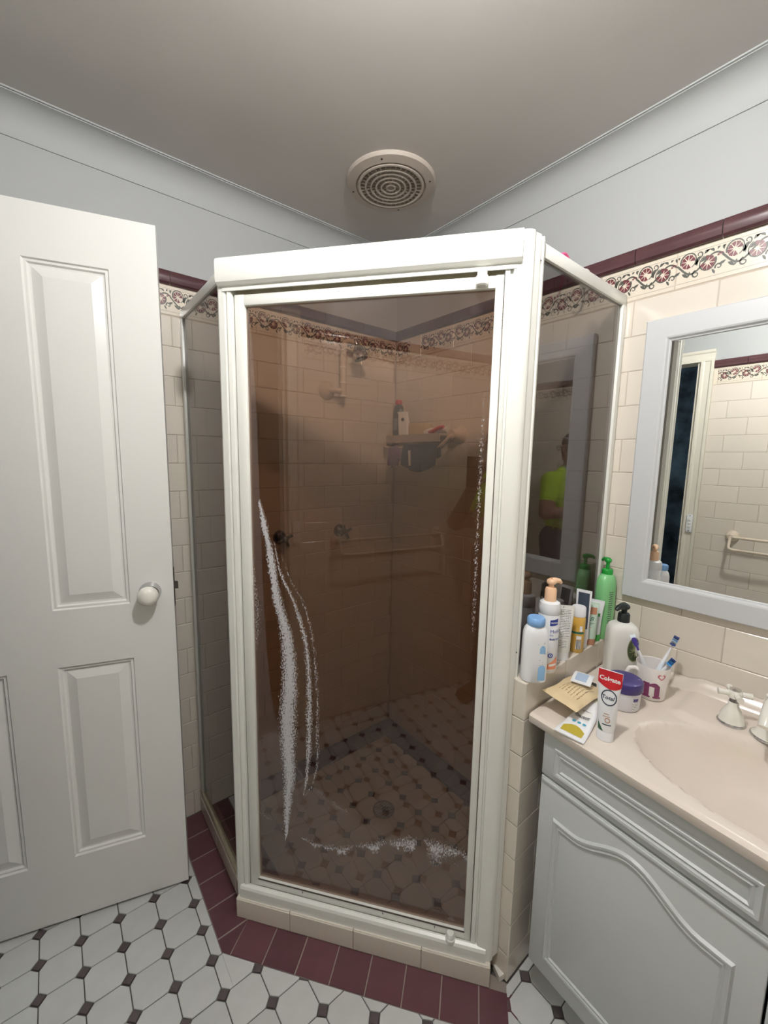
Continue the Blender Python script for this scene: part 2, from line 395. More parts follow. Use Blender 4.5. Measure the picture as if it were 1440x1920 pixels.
# --- frieze tile with its printed flower scroll (very slightly raised print)
def ribbon(b, pts, w0, w1, z=.00045):
    n = len(pts); L_, R_ = [], []
    for i in range(n):
        p = Vector(pts[i]); t = Vector(pts[min(i+1, n-1)])-Vector(pts[max(i-1, 0)])
        if t.length == 0: t = Vector((1, 0))
        t.normalize(); nn = Vector((-t.y, t.x)); ww = (w0+(w1-w0)*i/(n-1))/2
        L_.append(p+nn*ww); R_.append(p-nn*ww)
    vs = [(p.x, p.y, z) for p in L_]+[(p.x, p.y, z) for p in R_]
    b.add(vs, [(i, i+1, n+i+1, n+i) for i in range(n-1)])
def motif(b, ox, oy):
    mm = .001
    def P(x, y): return (ox+x*mm, oy+y*mm*1.12)
    def arc(cx, cy, r0, r1, a0, a1, n=12): return [P(cx+(r0+(r1-r0)*i/n)*cos(radians(a0+(a1-a0)*i/n)), cy+(r0+(r1-r0)*i/n)*sin(radians(a0+(a1-a0)*i/n))) for i in range(n+1)]
    b.m = 1
    def flower(cx, cy, r, a0, n=7, span=300):
        for k in range(n):
            a = radians(a0+span*k/n); h = radians(span/n*.46)
            vs = [P(cx+r*.22*cos(a), cy+r*.22*sin(a)), P(cx+r*.9*cos(a-h), cy+r*.9*sin(a-h)), P(cx+r*cos(a-h*.3), cy+r*sin(a-h*.3)), P(cx+r*.93*cos(a+h*.3), cy+r*.93*sin(a+h*.3)), P(cx+r*.97*cos(a+h), cy+r*.97*sin(a+h))]
            b.add([(v[0], v[1], .0005) for v in vs], [(0, 1, 2, 3, 4)])
    flower(24, 42, 16, 20); flower(68, 29, 16, 200); flower(94, 38, 7.5, 60, 3, 150)
    b.m = 2
    ribbon(b, arc(24, 44, 18, 17, -60, 200), 2.0*mm, 4.0*mm)
    ribbon(b, arc(68, 30, 18, 17, 120, 385), 2.0*mm, 4.0*mm)
    ribbon(b, [P(0+i*100/20, 30+17*sin(2*pi*(i/20)+2.6)) for i in range(21)], 4.4*mm, 4.4*mm)
    ribbon(b, arc(44, 10, 9, 2, 100, 480), 3.8*mm, 2.0*mm); ribbon(b, arc(92, 14, 8, 2, 200, -160), 3.8*mm, 2.0*mm)
    ribbon(b, arc(48, 52, 9, 2, 250, 600), 3.4*mm, 1.8*mm)
    for (x, y, a, l) in [(40, 30, 60, 16), (45, 28, 100, 14), (52, 34, 30, 15), (8, 24, 200, 12), (12, 18, 320, 13), (58, 50, 40, 14), (64, 52, 70, 12), (80, 50, 120, 14), (86, 52, 60, 11), (30, 20, 250, 10), (78, 12, 300, 10), (2, 52, 80, 10), (100, 48, 100, 9)]:
        ca, sa = cos(radians(a)), sin(radians(a)); l *= 1.4
        pts = [(0, 0), (l*.35, l*.22), (l*.75, l*.20), (l, 0), (l*.6, -l*.14), (l*.25, -l*.12)]
        b.add([(*P(x+ca*p-sa*q, min(58, max(0, y+sa*p+ca*q))), .0004) for p, q in pts], [tuple(range(6))])
def frieze_mesh(wd, h):
    k = ('frieze', round(wd, 3))
    if k in TILE: return TILE[k]
    b = MB(); b.m = 0; a, c, i, t = wd/2, h/2, .0016, .005
    b.add([(-a, -c, -t), (a, -c, -t), (a, c, -t), (-a, c, -t), (-a, -c, -i), (a, -c, -i), (a, c, -i), (-a, c, -i), (-a+i, -c+i, 0), (a-i, -c+i, 0), (a-i, c-i, 0), (-a+i, c-i, 0)],
          [(0, 1, 5, 4), (1, 2, 6, 5), (2, 3, 7, 6), (3, 0, 4, 7), (4, 5, 9, 8), (5, 6, 10, 9), (6, 7, 11, 10), (7, 4, 8, 11), (8, 9, 10, 11)])
    nm = int((wd+.004)/.098)
    for j in range(nm): motif(b, -a+.001+j*.098, -c+.0155)
    if nm:
        b.m = 2
        for y in (-c+.0115, -c+.0845):
            ribbon(b, [(-a+.002, y), (a-.002, y)], .0006, .0006, .0003)
    me = b.mesh('frieze_tile', ['frieze_cream', 'frieze_maroon', 'frieze_green'], 0)
    # keep the print facing the room
    bm = bmesh.new(); bm.from_mesh(me)
    for f in bm.faces:
        if f.material_index > 0 and f.normal.z < 0: f.normal_flip()
    bm.to_mesh(me); bm.free(); TILE[k] = me; return me
def cap_mesh(wd):
    k = ('cap', round(wd, 3))
    if k not in TILE:
        h = Z_T1-Z_F1-G; pr = [(-.005, -h/2), (.006, -h/2), (.0125, -h/2+.006), (.015, -h/2+.018), (.0145, h/2-.012), (.010, h/2-.003), (.004, h/2), (-.005, h/2)]
        TILE[k] = MB().prism(pr, -wd/2, wd/2, lambda a, b_, c: (c, b_, a)).mesh('capping_tile', 'trim_maroon', .6)
    return TILE[k]
def strip(parent, side, lo, hi, pos, z, name, fn, ph, skip=()):
    n = int(math.floor((lo-ph)/.2)); x = ph+n*.2
    while x < hi-1e-6:
        a, b = max(lo, x), min(hi, x+.2); x += .2
        if b-a < .012 or any(a >= s0 and b <= s1 for s0, s1 in skip): continue
        put_tile(fn(b-a-G), name, parent, FR[side], pos((a+b)/2, z), .001)
def wall(name, label, side, lo, hi, pos, slab, grout, fr_ph, cap_ph, even, odd, holes=(), skip=()):
    root = thing(name, label, 'wall', (0, 0, 0), 0, None, 'structure')
    b = MB()
    for s_ in slab: b.box(*s_)
    b.build('plaster', 'paint_wall', root, 0)
    b = MB()
    for g_ in grout: b.box(*g_)
    b.build('grout_bed', 'grout', root, 0)
    tile_field(root, side, lo, hi, 0.0, 1.9, pos, even, odd, holes)
    strip(root, side, lo, hi, pos, (Z_F0+Z_F1)/2, 'frieze_tile', lambda w_: frieze_mesh(w_, Z_F1-Z_F0-G), fr_ph, skip)
    strip(root, side, lo, hi, pos, (Z_F1+Z_T1)/2, 'capping_tile', cap_mesh, cap_ph, skip)
    return root
T_ = .005; GR = .0016
wall('wall_back', 'cream brick-bond tiled wall behind the shower with flowered frieze', 'back', XC+.004, -.001, lambda a, z: (a, 0, z),
     [((XC-.1, T_, 0), (.1, .1, ZC))], [((XC, GR, 0), (0, T_, Z_T1-.004))], -.112, -.012, -.012, -.112)
wall('wall_right', 'cream tiled wall carrying the white framed mirror and the vanity', 'right', YD+.004, -.001, lambda a, z: (0, a, z),
     [((T_, YD-.1, 0), (.1, .1, ZC))], [((GR, YD, 0), (T_, 0, Z_T1-.004))], -.177, -.074, -.077, -.177)
wall('wall_left', 'cream tiled wall beside the doorway, with a towel rail', 'left', YD+.004, DY0-.066, lambda a, z: (XC, a, z),
     [((XC-.1, YD-.1, 0), (XC-T_, DY0, ZC)), ((XC-.1, DY1, 0), (XC-T_, .1, ZC)), ((XC-.1, DY0, 2.06), (XC-T_, DY1, ZC))],
     [((XC-T_, YD, 0), (XC-GR, DY0-.064, Z_T1-.004))], -.087, -.02, -.05, -.15)
wall('wall_front', 'cream tiled wall behind the person taking the picture', 'front', XC+.004, -.001, lambda a, z: (a, YD, z),
     [((XC-.1, YD-.1, 0), (.1, YD-T_, ZC))], [((XC, YD-T_, 0), (0, YD-GR, Z_T1-.004))], -.05, -.1, -.02, -.12)
tag(MB().box((XC-.1, YD-.1, ZC), (.1, .1, ZC+.08)).build('ceiling', 'paint_ceiling', None, 0), 'plain grey white painted ceiling above the shower', 'ceiling', None, 'structure')
# cornice: coved plaster moulding with crisp edges, one run per wall
def cornice(name, label, ax, val, sgn, lo, hi):
    H, D = .085, .07
    pr = [(0, 0), (.004, 0), (.0045, .006)]
    for i in range(9):
        a = pi/2*i/8; pr.append((.0045+(D-.0105)*(1-cos(a)), .006+(H-.012)*sin(a)))
    pr += [(D-.006, H-.004), (D, H-.004), (D, H), (0, H)]
    def fn(a, b_, c):
        o = val+sgn*a
        return (c, o, ZC-H+b_) if ax == 1 else (o, c, ZC-H+b_)
    return tag(MB().prism(pr, lo, hi, fn).build(name, 'paint_wall', None, .5), label, 'cornice', None, 'structure')
cornice('trim_1', 'coved white cornice above the back shower wall', 1, T_, -1, XC, 0)
cornice('trim_2', 'coved white cornice above the mirror wall', 0, T_, -1, YD, 0)
cornice('trim_3', 'coved white cornice above the doorway wall', 0, XC-T_, 1, YD, 0)
cornice('trim_4', 'coved white cornice on the wall behind the viewer', 1, YD-T_, 1, XC, 0)

# ------------------------------------------------------------------ floor
P1 = Vector((-.976, -.461)); P2 = Vector((-.514, -1.043)); SD = Vector((.62174, -.78323)); ND = Vector((-.78323, -.62174))   # ND points out to the room
def hobline(off): return (ND.x, ND.y, ND.dot(P1)+off)           # ND.p <= c is inside
floor = thing('floor', 'octagon and dot mosaic floor with a maroon tile border', 'floor', (0, 0, 0), 0, None, 'structure')
MB().box((XC-.02, YD-.1, -.1), (.1, .1, -.0042)).build('screed', 'floor_grout_dark', floor, 0)
def poly_tile(poly, t=.004, i=.0012):
    n = len(poly); cx = sum(p[0] for p in poly)/n; cy = sum(p[1] for p in poly)/n
    rad = max(.004, min(math.hypot(p[0]-cx, p[1]-cy) for p in poly)); s = max(.3, 1-i/rad)
    b = MB(); b.add([(p[0]-cx, p[1]-cy, -t) for p in poly]+[(p[0]-cx, p[1]-cy, -i) for p in poly]+[((p[0]-cx)*s, (p[1]-cy)*s, 0) for p in poly],
          [(j, (j+1) % n, n+(j+1) % n, n+j) for j in range(n)]+[(n+j, n+(j+1) % n, 2*n+(j+1) % n, 2*n+j) for j in range(n)]+[tuple(range(2*n, 3*n))])
    return b, cx, cy
def area(p): return abs(sum(p[i][0]*p[(i+1) % len(p)][1]-p[(i+1) % len(p)][0]*p[i][1] for i in range(len(p))))/2
PT = .0962; CUT = .0165; g = .0012
def octagon(cx, cy):
    h = PT/2-g; c = CUT+g*.6
    return [(cx-h+c, cy-h), (cx+h-c, cy-h), (cx+h, cy-h+c), (cx+h, cy+h-c), (cx+h-c, cy+h), (cx-h+c, cy+h), (cx-h, cy+h-c), (cx-h, cy-h+c)]
def dot(cx, cy):
    d = CUT-g*1.3; return [(cx-d, cy), (cx, cy-d), (cx+d, cy), (cx, cy+d)]
PMESH = {}
rest = MB()
def lay(poly, cuts, kind, name, material, near=True):
    a0 = area(poly); q = poly
    for c in cuts:
        q = clip(q, *c)
        if len(q) < 3: return
    a1 = area(q)
    if a1 < .00009: return
    b, cx, cy = poly_tile(q)
    if not near:
        rest.m = 0 if kind == 'oct' else (1 if kind == 'dot' else 2); rest.add([(x+cx, y+cy, z) for x, y, z in b.v], b.f); return
    if a1 > a0*.9999 and kind in ('oct', 'dot'):
        if kind not in PMESH: PMESH[kind] = b.mesh(name, material, 0)
        me = PMESH[kind]
    else: me = b.mesh(name, material, 0)
    link(me, name, floor, TM(cx, cy, jit(.0004)) @ Matrix.Rotation(jit(.004), 4, 'X') @ Matrix.Rotation(jit(.004), 4, 'Y'))
def neg(c): return (-c[0], -c[1], -c[2])
BO = .034+.096                                                    # outer edge of the front border, from the glass line
DOTX, DOTY = -1.105, -.352
# outside field: left of the border or in front of it
for i in range(-10, 12):
    for j in range(-25, 6):
        for kind in ('oct', 'dot'):
            x = DOTX+i*PT; y = DOTY+j*PT
            if kind == 'oct': x += PT/2; y += PT/2
            if not (XC-.05 < x < .05 and YD-.05 < y < .05): continue
            poly = octagon(x, y) if kind == 'oct' else dot(x, y)
            base = [(1, 0, 0), (-1, 0, -XC), (0, 1, 0), (0, -1, -YD)]
            vis = (-1.42 < x < -.55 and y > -1.18)
            mt = 'floor_white' if kind == 'oct' else 'floor_dot'; nm = 'octagon_tile' if kind == 'oct' else 'dot_tile'
            # split the plane into convex pieces: A) x<-1.078, B) x>=-1.078 and outside the front border
            pieces = [base+[(1, 0, -1.0785)], base+[(-1, 0, 1.0785), neg(hobline(BO+.001))], base+[(-1, 0, .72), hobline(BO+.001), (0, 1, -1.101), (-SD.x, -SD.y, -(SD.dot(P1)+.802))]]
            hc = hobline(BO+.001)
            if all(p[0]*hc[0]+p[1]*hc[1] > hc[2] for p in poly) or all(p[0] < -1.0785 for p in poly): pieces = [base]
            for cuts in pieces:
                
                lay(poly, cuts, kind, nm, mt, vis)
# maroon border: left run, mitre corner, front run
def rect(x0, x1, y0, y1): e = .0017; return [(x0+e, y0+e), (x1-e, y0+e), (x1-e, y1-e), (x0+e, y1-e)]
for k in range(5):
    y1 = -.0-.1003*k; y0 = y1-.1003
    lay(rect(-1.0775, -.981, y0, y1), [hobline(BO)] if k > 3 else [], 'cut', 'border_tile', 'floor_maroon')
def SL(s, off): p = P1+SD*s+ND*off; return (p.x, p.y)
lay([(-.986, -.504), (-1.0765, -.504), (-1.0765, -.5405), SL(.0245, BO-.001)], [], 'cut', 'border_tile', 'floor_maroon')
s = .0265
while s < .79:
    lay([SL(s+.0016, .035), SL(s+.0987, .035), SL(s+.0987, BO-.001), SL(s+.0016, BO-.001)], [(0, -1, 2.0)], 'cut', 'border_tile', 'floor_maroon'); s += .1003
# shower tray: maroon edge, octagon middle
inner = hobline(-.03)
for k in range(10):
    lay(rect(-.1*(k+1)+.02, -.1*k+.02 if k else 0, -.1, 0), [(-1, 0, .95)], 'cut', 'border_tile', 'floor_maroon')
for k in range(1, 10):
    lay(rect(-.1, 0, -.1*(k+1), -.1*k), [(0, -1, .985)], 'cut', 'border_tile', 'floor_maroon')
for k in range(1, 6):
    lay(rect(-.95, -.852, -.1*(k+1), -.1*k), [inner], 'cut', 'border_tile', 'floor_maroon')
for i in range(0, 9):
    for j in range(-10, 1):
        for kind in ('oct', 'dot'):
            x = -.20-.0955*i; y = -.164+.0955*j+.0955
            if kind == 'oct': x += .0955/2; y -= .0955/2
            poly = [((px-x)*.0955/PT+x, (py-y)*.0955/PT+y) for px, py in (octagon(x, y) if kind == 'oct' else dot(x, y))]
            lay(poly, [(1, 0, -.1015), (0, 1, -.1015), (-1, 0, .8505), (0, -1, .985), inner], 'cut', 'octagon_tile' if kind == 'oct' else 'dot_tile', 'floor_white' if kind == 'oct' else 'floor_dot')
o = rest.build('far_tiles', ['floor_white', 'floor_dot', 'floor_maroon'], floor, 0); o['kind'] = 'stuff'
# light joints under the maroon border
MB().prism([(-1.0775, 0), (-1.0775, -.5412),  SL(.80, BO), (-.486, -1.10), SL(.757, .0), (-.976, -.461), (-.976, 0)], -.0045, -.0014).build('border_grout', 'floor_grout', floor, 0)
dr = thing('floor_drain', 'round grated drain in the shower floor', 'drain', (-.40, -.45, 0))
MB().lathe([(.045, -.003), (.045, .0015), (.040, .0025), (.036, .001)], 28, None, True, False).build('rim', 'chrome_dark', dr)
for k in range(-3, 4):
    hw = sqrt(max(0, .036**2-(k*.0095)**2)); MB().box((-hw, k*.0095-.0022, -.001), (hw, k*.0095+.0022, .0016)).build('bar', 'chrome_dark', dr)

# ================================================================== DOORWAY AND DOOR
LD = radians(-17); DW = .722
dd = Vector((cos(radians(163)), sin(radians(163)))); hinge = Vector((-1.101, -.27))+dd*DW
door = thing('door_1', 'white moulded four panel door standing open on the left', 'door', (hinge.x, hinge.y, .01), LD, None, 'structure')
DH = 2.04
cols = [(DW-.304, DW-.116), (DW-.606, DW-.418)]; rows_ = [(.205, .813), (.982, 1.908)]
b = MB(); xs = [0] + sorted([v for c in cols for v in c]) + [DW]; zs = [0] + [v for r in rows_ for v in r] + [DH]
for i in range(len(xs)-1):
    for j in range(len(zs)-1):
        if i % 2 == 1 and j % 2 == 1: continue
        for y, fl in ((0, 0), (.035, 1)):
            q = [(xs[i], y, zs[j]), (xs[i+1], y, zs[j]), (xs[i+1], y, zs[j+1]), (xs[i], y, zs[j+1])]
            b.add(q, [(0, 1, 2, 3)])
b.add([(0, 0, 0), (DW, 0, 0), (DW, .035, 0), (0, .035, 0), (0, 0, DH), (DW, 0, DH), (DW, .035, DH), (0, .035, DH)], [(0, 1, 2, 3), (4, 5, 6, 7), (0, 3, 7, 4), (1, 2, 6, 5)])
me = b.mesh('leaf', 'door_paint', 0)
link(me, 'leaf', door)
for (x0, x1) in cols:
    for (z0, z1) in rows_:
        b = MB(); prof = [(0, 0), (.003, .0055), (.009, .0045), (.0125, .0105), (.017, .011), (.040, .0035), (.0415, .003)]
        for face in (0, 1):
            R_ = []
            for d, h in prof:
                y = h if face == 0 else .035-h
                R_.append([(x0+d, y, z0+d), (x1-d, y, z0+d), (x1-d, y, z1-d), (x0+d, y, z1-d)])
            b.loft(R_, False, True)
        b.build('panel', 'door_paint', door, .25)
kx, kz = DW-.063, 1.012
kn = MB().lathe([(.0, -.062), (.012, -.0612), (.0215, -.057), (.0272, -.049), (.0285, -.042), (.0275, -.037), (.025, -.034), (.013, -.032)], 32, TM(kx, 0, kz) @ Matrix.Rotation(-pi/2, 4, 'X'), True, True).build('knob', 'porcelain', door, 1.2, 'white porcelain door knob')
MB().lathe([(.022, -.034), (.0265, -.031), (.0275, -.028), (.024, -.022), (.0235, -.012), (.029, -.006), (.0305, -.001), (.0305, 0)], 32, TM(kx, 0, kz) @ Matrix.Rotation(-pi/2, 4, 'X')).build('rose', 'chrome', kn, .8, 'chrome rose')
MB().box((DW-.002, .006, .958), (DW+.0012, .029, 1.078), .0005).build('latch_plate', 'latch', door)
MB().prism([(0, 0), (.012, 0), (.012, .004), (0, .012)], 1.012, 1.034, lambda a, c, z: (DW+a, .010+c, z)).build('latch_bolt', 'latch', door)
for z in (.2, 1.0, 1.85):
    MB().lathe([(.006, 0), (.006, .1)], 10, TM(-.004, .002, z)).build('hinge', 'latch', door)
# architrave and lining
AR = thing('trim_5', 'cream architrave around the dark doorway, seen in the mirror', 'door frame', (XC, (DY0+DY1)/2, 0), 0, None, 'structure')
hw = (DY1-DY0)/2
def arch_prof(a): return [(0, 0), (.018, 0), (.018, .012), (.013, .02), (.013, .045), (.019, .052), (.019, .066), (0, .066)]
MB().prism([(a, -c) for a, c in arch_prof(0)], 0, 2.045, lambda a, c, z: (a-.005, -hw+c, z)).build('jamb_moulding', 'paint_trim', AR, .4)
MB().prism(arch_prof(0), -hw-.066, hw, lambda a, c, y: (a-.005, y, 2.045+c)).build('head_moulding', 'paint_trim', AR, .4)
MB().box((-.11, -hw-.001, 0), (-.004, -hw+.018, 2.06)).build('lining', 'paint_trim', AR, 0)
MB().box((-.11, hw-.018, 0), (-.004, hw+.001, 2.06)).build('lining', 'paint_trim', AR, 0)
MB().box((-.11, -hw, 2.045), (-.004, hw, 2.062)).build('lining', 'paint_trim', AR, 0)
sw = thing('light_switch', 'white three rocker light switch on the door architrave', 'switch', (XC+.0142, -.834, 1.0))
MB().box((0, -.016, 0), (.007, .016, .112), .002).build('plate', 'white_plastic', sw)
for k in range(3): MB().box((.006, -.007, .027+k*.022), (.0105, .007, .041+k*.022), .001).build('rocker', 'white_soft', sw)
for z in (.008, .104): MB().lathe([(.003, 0), (.003, .001)], 8, TM(.007, 0, z) @ Matrix.Rotation(pi/2, 4, 'Y')).build('screw', 'screw', sw)
# hall beyond the doorway
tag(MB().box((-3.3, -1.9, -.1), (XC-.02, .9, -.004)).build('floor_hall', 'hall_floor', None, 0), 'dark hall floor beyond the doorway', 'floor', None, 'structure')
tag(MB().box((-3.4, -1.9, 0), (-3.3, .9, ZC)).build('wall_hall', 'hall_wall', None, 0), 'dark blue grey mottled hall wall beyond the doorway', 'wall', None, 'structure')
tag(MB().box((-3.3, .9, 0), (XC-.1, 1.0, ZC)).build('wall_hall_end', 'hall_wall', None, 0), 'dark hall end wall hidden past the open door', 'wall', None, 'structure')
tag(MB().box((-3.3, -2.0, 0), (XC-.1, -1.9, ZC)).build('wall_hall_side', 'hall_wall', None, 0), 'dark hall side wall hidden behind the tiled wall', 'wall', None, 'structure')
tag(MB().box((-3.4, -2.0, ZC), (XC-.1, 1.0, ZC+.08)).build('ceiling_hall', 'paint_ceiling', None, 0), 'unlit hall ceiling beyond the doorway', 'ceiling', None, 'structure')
# towel rail on the left wall
tr = thing('towel_rail', 'cream double towel rail on the tiled wall in the mirror', 'towel rail', (XC, -1.05, 1.005))
for y in (0, -.62):
    fl = MB().lathe([(.034, 0), (.034, .006), (.028, .016), (.018, .024), (.014, .045), (.014, .06)], 24, TM(0, y, 0) @ Matrix.Rotation(pi/2, 4, 'Y')).build('flange', 'almond', tr)
MB().tube([(.055, 0, 0), (.055, -.62, 0)], .0085).build('rail', 'almond', tr)
pth = [(.055, 0, -.005)]+[(.06+.05*sin(a), -.0, -.01-.045*(1-cos(a))) for a in [pi/2*i/6 for i in range(7)]]
pth = [(.055, 0, 0), (.065, 0, -.02), (.08, 0, -.05), (.088, -.004, -.062), (.092, -.02, -.068), (.092, -.05, -.068), (.092, -.57, -.068), (.092, -.60, -.068), (.088, -.616, -.062), (.08, -.62, -.05), (.065, -.62, -.02), (.055, -.62, 0)]
MB().tube(pth, .0075).build('rail', 'almond', tr)

# ================================================================== CEILING FITTINGS
v = thing('exhaust_fan', 'round cream exhaust fan grille on the ceiling', 'exhaust fan', (-.395, -.42, ZC))
MB().lathe([(.152, 0), (.152, -.004), (.148, -.011), (.120, -.016), (.119, -.010), (.113, -.010), (.113, -.018), (.108, -.019), (.104, -.017), (.104, -.004)], 56, None, True, False).build('surround', 'vent_plastic', v, .5)
MB().lathe([(.105, -.003), (.0, -.0025)], 40, None, False, False).build('fan_cavity', 'vent_dark', v)
for r in (.086, .068, .050, .032, .014):
    MB().lathe([(r+.0028, -.004), (r+.0028, -.019), (r-.0028, -.019), (r-.0028, -.004)], 72, None, False, False).build('grille_ring', 'vent_plastic', v, .5)
MB().lathe([(.011, -.004), (.011, -.018), (.0, -.019)], 20).build('grille_centre', 'vent_dark', v)
b = MB()
for r0, r1, n in ((.090, .104, 36), (.071, .084, 30), (.053, .066, 24), (.035, .048, 18), (.017, .030, 12)):
    for k in range(n): b.box((r0-.001, -.001, -.016), (r1+.001, .001, -.003), 0, Matrix.Rotation(2*pi*k/n, 4, 'Z'))
b.build('vanes', 'vent_plastic', v, 0)
for k in range(4):
    a = radians(38+90*k); MB().lathe([(.0035, 0), (.0035, -.0015)], 8, TM(.134*cos(a), .134*sin(a), -.0128)).build('screw', 'screw', v)
lp = thing('ceiling_lamp', 'bare light bulb in a white batten holder on the ceiling', 'lamp', (BULB[0], BULB[1], ZC))
dz = BULB[2]-ZC
MB().lathe([(.045, 0), (.045, -.008), (.032, -.016), (.022, -.022), (.021, dz+.03)], 28).build('holder', 'white_plastic', lp)
MB().lathe([(.0, dz-.034), (.012, dz-.032), (.024, dz-.024), (.032, dz-.010), (.034, dz+.004), (.031, dz+.016), (.024, dz+.026), (.017, dz+.032)], 24).build('bulb', 'bulb_white', lp, 2)

# ================================================================== SHOWER
# kerb (hob) under the enclosure
hob = thing('shower_kerb', 'low cream tiled kerb under the shower door', 'kerb', (P1.x, P1.y, 0))
L0 = lambda p: (p[0]-P1.x, p[1]-P1.y)
HZ = .066
MB().prism([L0(p) for p in [(-.985, -.002), (-.985, -.490), SL(.005, .0325), SL(.757, .0325), (-.487, -1.041), (-.487, -.992), SL(.70, -.03), (-.948, -.452), (-.948, -.002)]], -.004, HZ-.0045).build('core', 'grout', hob, 0)
FD = Matrix((Vector((SD.x, SD.y, 0)), Vector((0, 0, 1)), Vector((ND.x, ND.y, 0)))).transposed().to_4x4()
for s0, s1 in [(-.012, .168), (.168, .368), (.368, .568), (.568, .757)]:
    p = SL((s0+s1)/2, .036); link(tile_mesh(s1-s0-G, HZ-.003, 'tile_cream'), 'tile', hob, TM(p[0]-P1.x, p[1]-P1.y, HZ/2-.001) @ FD)
    q = [SL(s0+.001, .034), SL(s1-.001, .034), SL(s1-.001, -.028), SL(s0+.001, -.028)]
    bb, cx, cy = poly_tile(q); link(bb.mesh('tile', 'tile_cream', 0), 'tile', hob, TM(cx-P1.x, cy-P1.y, HZ))
for k, (y0, y1) in enumerate([(-.003, -.2), (-.2, -.4), (-.4, -.488)]):
    link(tile_mesh(y0-y1-G, HZ-.003, 'tile_cream'), 'tile', hob, TM(-.988-P1.x, (y0+y1)/2-P1.y, HZ/2-.001) @ frame((0, -1, 0), (-1, 0, 0)))
    bb, cx, cy = poly_tile([(-.986, y1+.001), (-.947, y1+.001), (-.947, y0-.001), (-.986, y0-.001)]); link(bb.mesh('tile', 'tile_cream', 0), 'tile', hob, TM(cx-P1.x, cy-P1.y, HZ))
MB().prism([(0, 0), (.03, -.006), (.012, .03)], 0, .018, lambda a, c, z: (-.502-P1.x+a, -1.085-P1.y+c, z)).build('corner_sealant', 'silicone', hob)

# tiled half wall carrying the right hand glass
NX, NY, NYI, NZ = -.486, -1.098, -.992, .881
nib = thing('wall_half', 'cream tiled half wall between the shower and vanity', 'wall', (NX, NY, 0), 0, None, 'structure')
MB().box((.0045, .0045, 0), (-NX-.0005, NYI-NY-.0045, NZ-.0045)).build('core', 'grout', nib, 0)
def nt_(me, p, F): put_tile(me, 'tile', nib, F, (p[0]-NX, p[1]-NY, p[2]), .0015)
k = 0; z1 = NZ
while z1 > .005:
    z0 = max(0.0, z1-.1); h = z1-z0
    if h > .012:
        x = NX; first = .2 if k % 2 == 0 else .1
        while x < -.004:
            x1 = min(0, x+first); first = .2
            if x1-x > .012:
                nt_(tile_mesh(x1-x-G, h-G, 'tile_cream'), ((x+x1)/2, NY, (z0+z1)/2), FR['back'])
                nt_(tile_mesh(x1-x-G, h-G, 'tile_cream'), ((x+x1)/2, NYI, (z0+z1)/2), FR['front'])
            x = x1
        nt_(tile_mesh(NYI-NY-G, h-G, 'tile_cream'), (NX, (NY+NYI)/2, (z0+z1)/2), FR['right'])
    z1 = z0; k += 1
x = NX; first = .2
while x < -.004:
    x1 = min(0, x+first)
    nt_(tile_mesh(x1-x-G, NYI-NY-G, 'tile_cream'), ((x+x1)/2, (NY+NYI)/2, NZ), Matrix.Identity(4)); x = x1

# enclosure: local x runs along the door, local -y faces the room
A0 = atan2(SD.y, SD.x)
enc = thing('shower_enclosure', 'cream framed corner shower enclosure with tinted glass', 'shower', (P1.x, P1.y, HZ), A0)
MI = (TM(P1.x, P1.y, HZ) @ Matrix.Rotation(A0, 4, 'Z')).inverted()
def wl(x, y, z): return tuple(MI @ Vector((x, y, z)))            # world -> enclosure
def wprism(b, poly, z0, z1): return b.prism([(p[0], p[1]) for p in poly], z0, z1, wl)
def wbox(b, lo, hi, bev=0): return b.box(lo, hi, bev, MI)
ZL = -HZ                                                       # local z offset
ET = 1.922
def lb(b, x0, x1, y0, y1, z0, z1, bev=0): return b.box((x0, y0, z0+ZL), (x1, y1, z1+ZL), bev)
# header
hp = [(-.030, 1.927), (-.036, 1.923), (-.0385, 1.916), (-.0385, 1.876), (-.036, 1.867), (-.030, 1.861), (-.022, 1.859), (.022, 1.859), (.022, 1.927)]
MB().prism(hp, -.010, .735, lambda y, z, x: (x, y, z+ZL)).build('header', 'frame_cream', enc, .5)
lb(MB(), .0, .728, -.024, -.020, 1.849, 1.860).build('header_lip', 'frame_cream', enc)
b = MB(); lb(b, .002, .70, .004, .018, 1.846, 1.860); b.build('top_track', 'frame_grime', enc)
# sill
sp = [(-.030, HZ), (-.030, .096), (-.027, .103), (-.020, .106), (-.014, .104), (-.012, .098), (.020, .098), (.020, HZ)]
MB().prism(sp, .0, .742, lambda y, z, x: (x, y, z+ZL)).build('sill', 'frame_cream', enc, .4)
lb(MB(), .02, .70, -.011, .012, .098, .1005).build('sill_channel', 'frame_grime', enc)
# left post: stepped extrusion
lp_ = [(-.012, -.022), (.004, -.022), (.006, -.017), (.010, -.017), (.012, -.022), (.022, -.020), (.024, -.012), (.024, .018), (-.012, .018)]
MB().prism(lp_, HZ, 1.862, lambda x, y, z: (x, y, z+ZL)).build('post', 'frame_cream', enc, .3)
wprism(MB(), [(-.988, -.418), (-.968, -.418), (-.966, -.470), (-.975, -.478), (-.990, -.470)], HZ, ET+.002).build('post_return', 'frame_cream', enc, .3)
